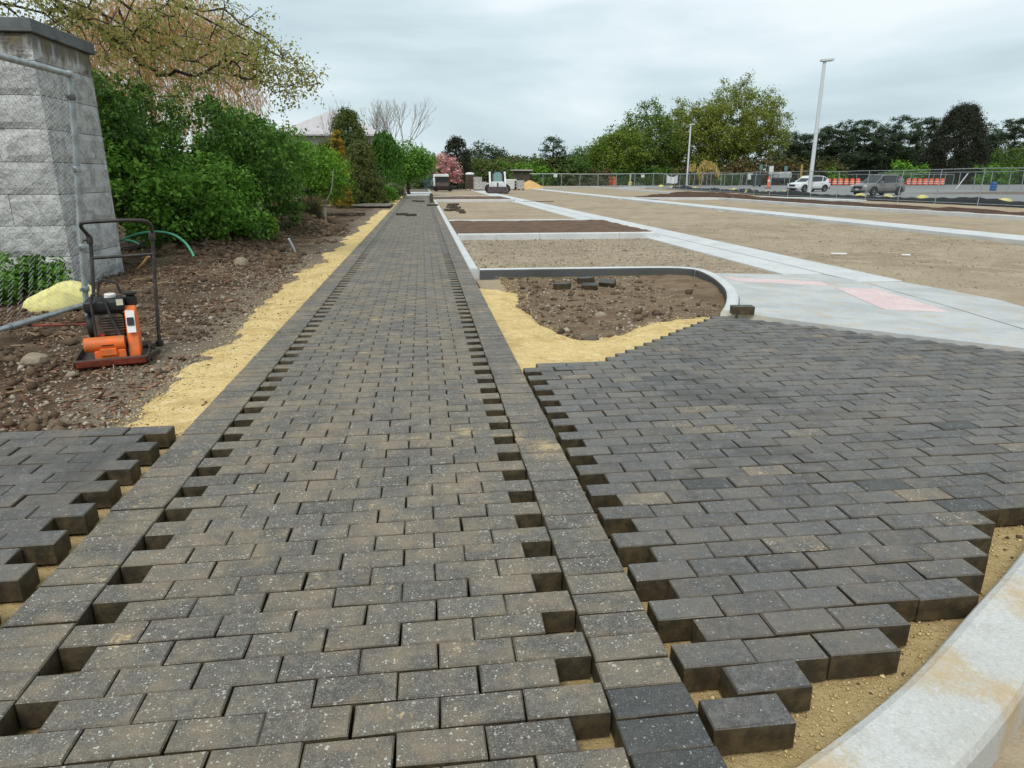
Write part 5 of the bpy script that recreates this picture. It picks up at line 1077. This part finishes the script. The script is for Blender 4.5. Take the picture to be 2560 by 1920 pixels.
# hydrant, barrels, cone, bin
p = gp(1435, 464, -.12); o = thing('fire_hydrant', 'red fire hydrant with a white cap by the far fence', 'hydrant', (p.x, p.y, -.12)); RED = plain('hydrant_red', (.42, .03, .03), .5)
MB().lathe([(.42, 0), (.42, .1), (.3, .12), (.28, .8), (.36, .82), (.36, .92)], 12).build('barrel', RED, o, True); MB().lathe([(.34, .92), (.33, 1.1), (.22, 1.28), (.1, 1.34)], 12).build('cap', plain('hydrant_white', (.75, .7, .7), .5), o, True); MB().tube([(-.5, 0, .62), (.5, 0, .62)], .15, 10).build('outlet', RED, o, True)
for i, x in enumerate((1524, 1535)):
    p = gp(x, 463.5, -.12); o = thing('traffic_barrel', ['left', 'right'][i]+' orange and white drum before the far fence', 'traffic barrel', (p.x, p.y, -.12)); MB().lathe([(.5, 0), (.48, 1.0), (.42, 1.5), (.2, 1.6)], 10).build('drum', ORB, o, True); MB().lathe([(.44, .5), (.47, .52), (.44, 1.1), (.40, 1.12)], 10).build('band', WBAND, o)
p = gp(1920, 471, -.12); o = thing('traffic_cone', 'tall thin orange channelizer cone on the car park left of the white car', 'cone', (p.x, p.y, -.12)); MB().box(-.35, .35, -.35, .35, 0, .1).build('base', plain('black_rubber', (.02, .02, .02), .8), o); MB().lathe([(.22, .1), (.1, 1.5), (.1, 1.6)], 10).build('cone', ORB, o, True); MB().lathe([(.165, .9), (.17, .92), (.14, 1.2)], 10).build('band', WBAND, o)
p = gp(1889, 467, -.12); o = thing('wheeled_bin', 'dark wheeled bin at the far edge of the car park', 'bin', (p.x, p.y, -.12)); DK = plain('bin_plastic', (.045, .055, .06), .5)
MB().prism([(-.6, .2), (.6, .2), (.75, 1.7), (-.75, 1.7)], -.5, .5, axis='y').build('tub', DK, o, False, .04); MB().prism([(-.8, 1.7), (.8, 1.7), (.7, 1.95), (-.7, 1.95)], -.55, .55, axis='y').build('lid', DK, o, False, .03)
for s in (-.45, .45): MB().tube([(s, -.55, .2), (s, -.4, .2)], .2, 10).build('wheel', BLKP, o)
p = gp(2545, 470, -.12); o = thing('blue_barrel', 'blue barrel by the far right fence', 'barrel', (66.3, 76, -.12)); MB().lathe([(.3, 0), (.34, .05), (.35, .3), (.33, .33), (.35, .36), (.35, .62), (.33, .65), (.35, .68), (.34, .95), (.3, 1.0)], 14).build('drum', plain('blue_plastic', (.03, .12, .32), .5), o, True); MB().lathe([(.1, 1.0), (.1, 1.04), (.05, 1.05)], 8, T(.15, 0, 0)).build('bung', BLKP, o)
o = thing('parked_trailer', 'dark trailer with a pale tarp behind the far fence', 'trailer', (at(1950, 463, 132).x, 132, -.12)); MB().box(-2.2, 2.2, -1, 1, .7, 1.2, c=.05).build('bed', BLKP, o); MB().box(-2.0, 1.7, -.95, .95, 1.2, 2.5, c=.25).build('tarp', plain('grey_tarp', (.4, .42, .42), .8, 0, .3, 1), o)
for s in (-.9, .9): MB().tube([(s, -1.1, .4), (s, -.85, .4)], .4, 12).build('wheel', BLKP, o)
p = gp(1575, 464, -.12); o = thing('yellow_bollard', 'small yellow bollard before the far fence', 'bollard', (p.x, p.y, -.12)); MB().lathe([(.4, 0), (.4, .6), (.3, .7)], 10).build('foot', YEL2, o, True); MB().tube([(0, 0, .6), (0, 0, 2.1)], .16, 8).build('post', plain('cream_post', (.5, .5, .42), .7), o)
o = MB().tube([(0, 0, -.2), (0, 0, 3.6)], .18, 8).build('timber_post', plain('yellow_timber', (.4, .28, .06), .8)); o.location = (at(2001, 450, 118).x, 118, -.1); tag(o, 'yellow timber post behind the white car', 'post')
# mound of soil inside the car park
struct(grid('soil_mound', np.linspace(42, 75, 50), np.linspace(48, 74, 50), lambda x, y: -.14+.42*np.exp(-((x-58)/8)**2-((y-60-(58-x)*.5)/3)**2)*(.7+.5*fbm(x*.4, y*.4))-.03, plain('grey_soil', (.17, .135, .105), .95, 0, .3, 2, bump=.4, bsc=5), keep=lambda x, y, z: z > -.13))
# ================================================================== MACHINES AND PALLETS
o = thing('skid_steer', 'white skid-steer loader with a dark bucket facing the camera', 'loader', (7.45, 70.6, -.12), R(-4)); SW = plain('loader_white', (.72, .73, .72), .4); 
MB().box(-.62, .62, -.2, 1.9, .3, 1.1, c=.06).build('body', SW, o); MB().box(-.55, .55, .9, 2.0, 1.05, 1.5, c=.1).build('engine_cover', DARKM, o)
for s in (-1, 1):
    for y in (.1, 1.3): MB().lathe([(.15, -.15), (.42, -.15), (.45, -.1), (.45, .1), (.42, .15), (.15, .15)], 16, T(s*.82, y, .42, 0, math.pi/2)).build('wheel', BLKP, o, True)
    MB().prism([(-.3, .55), (-.12, .6), (1.2, 1.85), (1.75, 1.9), (1.8, 2.05), (1.1, 2.05), (-.25, 1.0)], s*.66, s*.84, axis='x').build('lift_arm', SW, o, False, .02)
    MB().tube([(s*.5, -.1, .95), (s*.48, .15, 2.05)], .05, 6).build('cab_post', BLACKT, o)
    MB().box(s*.55-.1, s*.55+.1, -.26, -.2, .6, .8).build('step', SW, o)
MB().prism([(-.5, .95), (-.42, 1.75), (-.3, 2.0), (.3, 2.0), (.42, 1.75), (.5, .95)], .05, .07, axis='y').build('windscreen', plain('loader_glass', (.2, .33, .32), .15), o)
MB().box(-.55, .55, .0, 1.15, 2.02, 2.1, c=.03).build('roof', BLACKT, o); MB().box(-.56, .56, .15, 1.1, 1.0, 2.02).build('cab', BLACKT, o)
MB().box(-.3, .3, -.3, -.1, .55, .9, c=.04).build('front_panel', SW, o); MB().box(-.07, .07, -.35, -.25, .55, 1.0).build('coupler', BLACKT, o)
b_ = MB().prism([(-.35, .1), (-.42, .55), (-.36, .58), (-.6, .62), (-1.25, .1), (-1.25, .04), (-.4, .04)], -1.02, 1.02, axis='x'); b_.build('bucket', plain('worn_bucket', (.075, .05, .05), .6, .3, .5, 5), o, False, .01)
o = thing('compact_loader', 'small loader with white frame, black forks and dark body at the path end', 'loader', (2.3, 79, -.12), 0)
MB().box(-.85, .6, .2, 1.5, .9, 1.75, c=.08).build('body', BLKP, o); MB().box(-1.0, .65, .1, 1.6, 1.55, 1.85, c=.05).build('hood', SW, o); MB().box(-1.05, -.85, .0, .25, .5, 1.8, c=.02).build('frame_post', SW, o); MB().prism([(-.2, .15), (-.6, .25), (-.75, .6), (-.4, .95), (.2, .9), (.2, .15)], -.75, .65, axis='x').build('bucket', plain('worn_bucket', (.075, .05, .05), .6), o, False, .03)
for s in (-1, 1): MB().box(s*.65 if s > 0 else -1.7, 1.5 if s > 0 else -.75, -.2, 0, .35, .6, c=.03).build('fork_arm', BLKP, o); MB().lathe([(.2, -.2), (.4, -.2), (.4, .2), (.2, .2)], 14, T(s*.75, .9, .42, 0, math.pi/2)).build('wheel', BLKP, o)
MB().tube([(-.7, -.3, .95), (-.3, -.35, 1.0), (.1, -.35, 1.0), (.5, -.3, .95)], .05, 6).build('chain', DARKM, o)
def pallet(x, y, w_, h, mat, label, wrap=False):
    o = thing('pallet_of_pavers', label, 'pallet', (x, y, -.12))
    for k in (-1, 0, 1): MB().box(k*(w_/2-.08)-.05, k*(w_/2-.08)+.05, -.6, .6, 0, .1).build('runner', plain('pallet_wood', (.3, .22, .14), .9), o)
    MB().box(-w_/2, w_/2, -.62, .62, .1, .14).build('deck', plain('pallet_wood', (.3, .22, .14), .9), o)
    n = max(2, int((h-.14)/.28))
    for k in range(n):
        z = .142+(h-.14)*k/n; MB().box(-w_/2+.05, w_/2-.05, -.55, .55, z, z+(h-.14)/n-.012, c=.015).build('layer', mat, o)
    return o
GW = plain('wrapped_grey', (.44, .42, .40), .5, 0, .3, 4); WW = plain('wrapped_white', (.62, .62, .60), .45, 0, .2, 4)
def px(x, Y): return at(x, 470, Y).x
pallet(px(1176, 88), 88, 1.35, 1.75, NEWP, 'tall stack of dark pavers on a pallet beside the yew')
b3 = bagmesh('sandbag', (.6, .4, .22), 9, plain('white_sack', (.78, .77, .74), .8), n=2); b3.location = (px(1175, 88), 88, 1.75); tag(b3, 'white sacks on top of the tall dark paver pallet', 'sack')
pallet(px(1194, 87), 87, 1.1, 1.55, GW, 'wrapped grey pallet behind two lower ones'); pallet(px(1200, 85), 85, 1.6, 1.0, GW, 'low grey wrapped pallet right of the dark stack'); pallet(px(1219, 88), 88, 1.3, .85, WW, 'low white wrapped pallet left of the skid-steer')
pallet(px(1276, 88), 88, 1.5, 1.3, WW, 'white wrapped pallet right of the skid-steer'); pallet(px(1297, 88), 88, 1.3, 1.15, GW, 'grey wrapped pallet nearest the sand heap')
o = grid('sand_heap', np.linspace(-2.8, 2.8, 40), np.linspace(-2, 2, 30), lambda x, y: 1.25*np.clip(1-np.sqrt((x/2.5)**2+(y/1.8)**2), -.2, 1)+.05*fbm(x*2, y*2)-.02, plain('orange_sand', (.60, .38, .15), .95, 0, .2, 2, bump=.3)); o.location = (px(1327, 96), 97, -.15); tag(o, 'cone-shaped heap of orange sand before the far fence', 'sand heap')
o = MB().box(-1, 1, -.12, .12, 0, .05, c=.01).build('plank', plain('weathered_wood', (.2, .17, .13), .9)); o.location = (gp(1381, 512, -.15).x, 46, -.14); tag(o, 'dark plank lying flat on the gravel drive', 'plank')
for x, y, lb in ((2103, 636, 'white offcut lying on the gravel drive'), (2262, 639, 'small white scrap on the gravel drive'), (1801, 529, 'white pebble-like scrap at the far strip edge')):
    p = gp(x, y, -.13); o = MB().box(-.2 if 'off' in lb else -.06, .1, -.03, .03, 0, .03, c=.008).build('scrap', WHT); o.location = p; o.rotation_euler = (0, 0, -.4); tag(o, lb, 'scrap')
# ================================================================== RIGHT TREES
def off(x, y, Y): return at(x, y, Y)
def T2(label, x, Y, lobes, nc, per, rad, size, leaf, bark, r0, tt, nm='broadleaf_tree', cat='tree', **k): return tree(nm, label, cat, (px(x, Y), Y, -.2), lobes, nc, per, rad, size, leaf, bark, r0, tt, **k)
T2('largest tree, round yellow-green crown with open branches', 1835, 150, [(0, 0, 13, 10, 8, 8.8), (-4, 0, 10, 8.5, 7, 8), (4.5, 0, 10, 7, 6, 7)], 600, 64, 1.1, .38, YGREEN, BARKD, .62, (0, 0, 9), inner=.3, tip=.04)
T2('tall yellow-green tree joined to the left of the largest tree', 1715, 152, [(0, 0, 10, 6.5, 6, 8), (0, 0, 6, 6, 6, 6)], 320, 60, 1.1, .4, YGREEN, BARKD, .45, (0, 0, 6), tip=.04)
T2('green rounded tree in the middle of the tree row', 1618, 146, [(0, 0, 9.3, 6.4, 6, 6.8), (-1, 0, 6, 7, 6, 6)], 320, 60, 1.1, .4, leafmat('mid_green', [(.085, .145, .02), (.13, .2, .03), (.18, .25, .05)], .4), BARKD, .4, (0, 0, 5), tip=.04)
T2('lower bright green tree at the left end of the tree row', 1545, 141, [(0, 0, 6.3, 5.5, 5, 5), (-2.5, 0, 5, 4, 4, 4.3)], 260, 60, 1.05, .38, leafmat('fresh_green', [(.12, .19, .02), (.17, .245, .03), (.22, .29, .05)], .4), BARKD, .35, (0, 0, 4), tip=.04)
T2('small rounded light green tree beside the pine', 1462, 165, [(0, 0, 4.8, 4.4, 4, 3.2)], 120, 30, 1.1, .45, leafmat('light_green', [(.09, .16, .03), (.13, .2, .04)], .4), BARKD, .25, (0, 0, 3))
def pine(label, x, Y, h, r, seed=0, low=.35, leaf=PINE, nc=46, per=34):
    rng = nrng(); lobes = []; rg_ = random.Random(seed+int(x))
    for k in range(5): t = low+(1-low)*(k+.5)/5; lobes.append((rg_.uniform(-.35, .35)*r, rg_.uniform(-.3, .3)*r, h*t, r*(1.05-.55*abs(t-.62)), r*.8, h*.11))
    return tree('pine_tree', label, 'tree', (px(x, Y), Y, -.2), lobes, nc, per, r*.24, .42, leaf, BARKD, .22, (0, 0, h*.88), inner=.2, up=.7, flat=.5, wid=.35, tip=.05, group='pines behind the car park')
pine('umbrella-topped pine standing alone left of the tree row', 1381, 135, 8.5, 2.9, 1, .55, nc=40)
rpx = random.Random(21); xs_p = [(x, 166+rpx.uniform(0, 7), h, rpx.uniform(3.4, 4.7)) for x, h in ((1958, 11.6), (1985, 9.4), (2012, 11.0), (2040, 13.4), (2066, 12.0), (2090, 14.2), (2118, 12.4), (2147, 15.6), (2172, 13.2), (2200, 14.6), (2228, 15.9), (2258, 13.0), (2285, 15.2), (2315, 14.2), (2425, 13.8), (2452, 12.4), (2478, 15.0), (2508, 13.2), (2540, 15.4), (2572, 13.6), (2610, 15))]
for i, (x, Y, h, r) in enumerate(xs_p): pine(ORD[i]+' dark pine from the left in the pine wood behind the cars', x, Y, h, r, i, .25, nc=62, per=110)
for i, (x, Y) in enumerate(((1985, 182), (2060, 184), (2140, 186), (2210, 184), (2285, 186), (2440, 184), (2520, 186), (2600, 184))): T2(ORD[i]+' dark understorey tree from the left inside the pine wood', x, Y, [(0, 0, 4.5, 8, 5, 4.8)], 100, 46, 1.7, .55, PINE, BARKD, .2, (0, 0, 3), nm='understorey_tree', group='understorey of the pine wood')
conifer('big_conifer', 'huge dark cone-shaped conifer rising above the pine wood', (px(2378, 147), 147, -.2), 16.4, 7.4, 900, 80, .42, COND, prof=.42, droop=1, rad=1.05)
T2('light green broad tree at the right frame edge', 2515, 146, [(0, 0, 4.5, 5.5, 4, 4.2), (6, 0, 5, 5, 4, 4.5)], 170, 30, 1.1, .42, leafmat('light_green', [(.09, .16, .03), (.13, .2, .04)], .4), BARKD, .25, (0, 0, 3))
def hedge(label, x, Y, w_, h, leaf, nc=70, nm='hedge'): return tree(nm, label, 'hedge', (px(x, Y), Y, -.2), [(-w_*.3, 0, h*.5, w_*.28, 1.8, h*.55), (0, 0, h*.52, w_*.3, 1.8, h*.58), (w_*.3, 0, h*.48, w_*.28, 1.8, h*.52)], nc, 30, h*.24, h*.12, leaf, BARKD, .08, (0, 0, h*.4), floor=.02, trunkname='stems')
hedge('olive brown hedge left of the white car', 1905, 139, 16, 4.5, BROWNH, 110); hedge('rounded olive hedge behind the white car', 2015, 141, 13, 5.2, leafmat('olive_hedge', [(.07, .08, .02), (.1, .1, .03), (.08, .06, .025)]), 100); hedge('dome of bright green shrub before the dark pines', 2268, 141, 7.5, 4.6, G3, 70); hedge('bright lime shrub right of the big conifer', 2475, 139, 9, 3.6, G3, 70); hedge('small green shrub right of the olive hedge', 2072, 140, 4, 3.6, G3, 40)
hedge('clipped green shrub behind the far fence', 1822, 129, 4.5, 1.9, G2, 60); hedge('low leafy shrubs left of the lamp behind the far fence', 1490, 131, 9, 1.6, leafmat('sage', [(.14, .17, .08), (.2, .22, .12), (.1, .13, .05)]), 60); hedge('grey green low shrubs behind the white banner', 1640, 131, 14, 1.8, CON, 80)
hedge('dark screen of shrubs under the big trees', 1600, 137, 30, 3.4, G2, 150); hedge('dark screen of shrubs right of the big trees', 1800, 136, 22, 3.2, BROWNH, 130)
T2('dark rounded evergreen right of the lone pine', 1443, 133, [(0, 0, 2.5, 2.6, 2.2, 2.4)], 90, 30, .7, .3, G2, BARKD, .15, (0, 0, 1.5), nm='evergreen_bush', cat='bush')
hedge('brownish bare hedge below the light green tree', 1490, 134, 6, 3.2, BROWNH, 60)
for i, (x, Y, w_, h, lf) in enumerate(((1330, 133, 7, 3.6, G3), (1370, 136, 7, 4.8, CON), (1408, 134, 6, 5.0, CON), (1300, 137, 10, 4.4, CON), (1250, 118, 9, 2.8, CON), (1210, 112, 7, 3.8, CON), (1285, 140, 14, 4.6, BROWNH), (1220, 150, 18, 5.2, CON))): hedge(['bright shrub at the left end of the far fence', 'olive shrub under the lone pine', 'olive shrub right under the lone pine', 'green thicket left of the lone pine', 'olive thicket behind the skid-steer', 'green thicket right of the yew', 'long brown thicket behind the low shed', 'tall green thicket far behind the yew'][i], x, Y, w_, h, lf, 90)
T2('small bright green tree behind the skid-steer', 1254, 112, [(0, 0, 2.4, 1.4, 1.2, 1.7)], 50, 28, .5, .26, G3, BARKD, .1, (0, 0, 1.5))
T2('dark hill-shaped tree on the skyline right of the yew', 1212, 215, [(0, 0, 7, 6.5, 5, 4.6), (-4, 0, 5, 4, 4, 3), (4.5, 0, 5.3, 4, 4, 3)], 170, 30, 1.4, .6, PINE, BARKD, .3, (0, 0, 5))
for i, (x, h) in enumerate(((1265, 6.2), (1292, 7.2), (1318, 6.6), (1345, 6.8), (1425, 7.0), (1160, 6.5))): T2(ORD[i]+' of the small distant skyline trees left of the tree row', x, 210, [(0, 0, h*.6, 4.2, 4, h*.45)], 70, 26, 1.3, .6, [PINE, CON][i % 2], BARKD, .2, (0, 0, h*.5), nm='distant_tree', group='distant skyline trees')
o = thing('low_shed', 'long low shed with a thin pale roof edge behind the shrubs', 'shed', (px(1255, 116), 116, -.2)); MB().box(-4.6, 4.6, 0, 3, 0, 2.6).build('wall', plain('shed_wall', (.07, .06, .05), .9), o); MB().box(-5, 5, -.4, 3.4, 2.6, 2.8).build('roof', plain('shed_roof', (.42, .41, .38), .8), o); MB().box(-.5, .5, -.04, 0, 0, 2.1).build('door', plain('shed_door', (.12, .1, .08), .8), o)
# golden arching weeping tree before the far lamp
GARC = leafmat('golden_weep', [(.55, .42, .12), (.66, .52, .2), (.45, .32, .08)], .3)
weeper('weeping_tree', 'golden arching weeping tree beside the far lamp post', 'tree', (px(1752, 119), 119, -.2), [[(0, 0, 0), (-.3, 0, 2.6), (-1.3, 0, 3.8), (-2.2, 0, 3.5)], [(0, 0, 1), (.2, 0, 3.4), (1.4, 0, 4.1), (2.6, 0, 3.4), (3.1, 0, 2.4)], [(0, 0, 2.6), (-.1, .3, 3.9), (.6, .5, 4.3), (1.8, .5, 3.9)], [(-.3, 0, 2.8), (-.5, -.3, 4.0), (.4, -.5, 4.2)]], GARC, BARKD, 26, .4, .16, 1.5, wid=.3, per=8)
# far wood as a backdrop behind everything
rgw = nrng(); Cw = np.stack([rgw.uniform(-140, 330, 900), rgw.uniform(225, 300, 900), rgw.uniform(.2, 6.2, 900)], -1); V, Q = foliage(Cw, 40, 3.2, 1.1, rgw); stuff(mesh_np('far_wood', V, Q, leafmat('far_green', [(.035, .05, .022), (.05, .065, .03), (.06, .07, .035)])))
Cw = np.stack([rgw.uniform(-70, -8, 260), rgw.uniform(66, 120, 260), rgw.uniform(.2, 4.5, 260)], -1); V, Q = foliage(Cw, 34, 2.2, .6, rgw); stuff(mesh_np('left_wood', V, Q, CON))
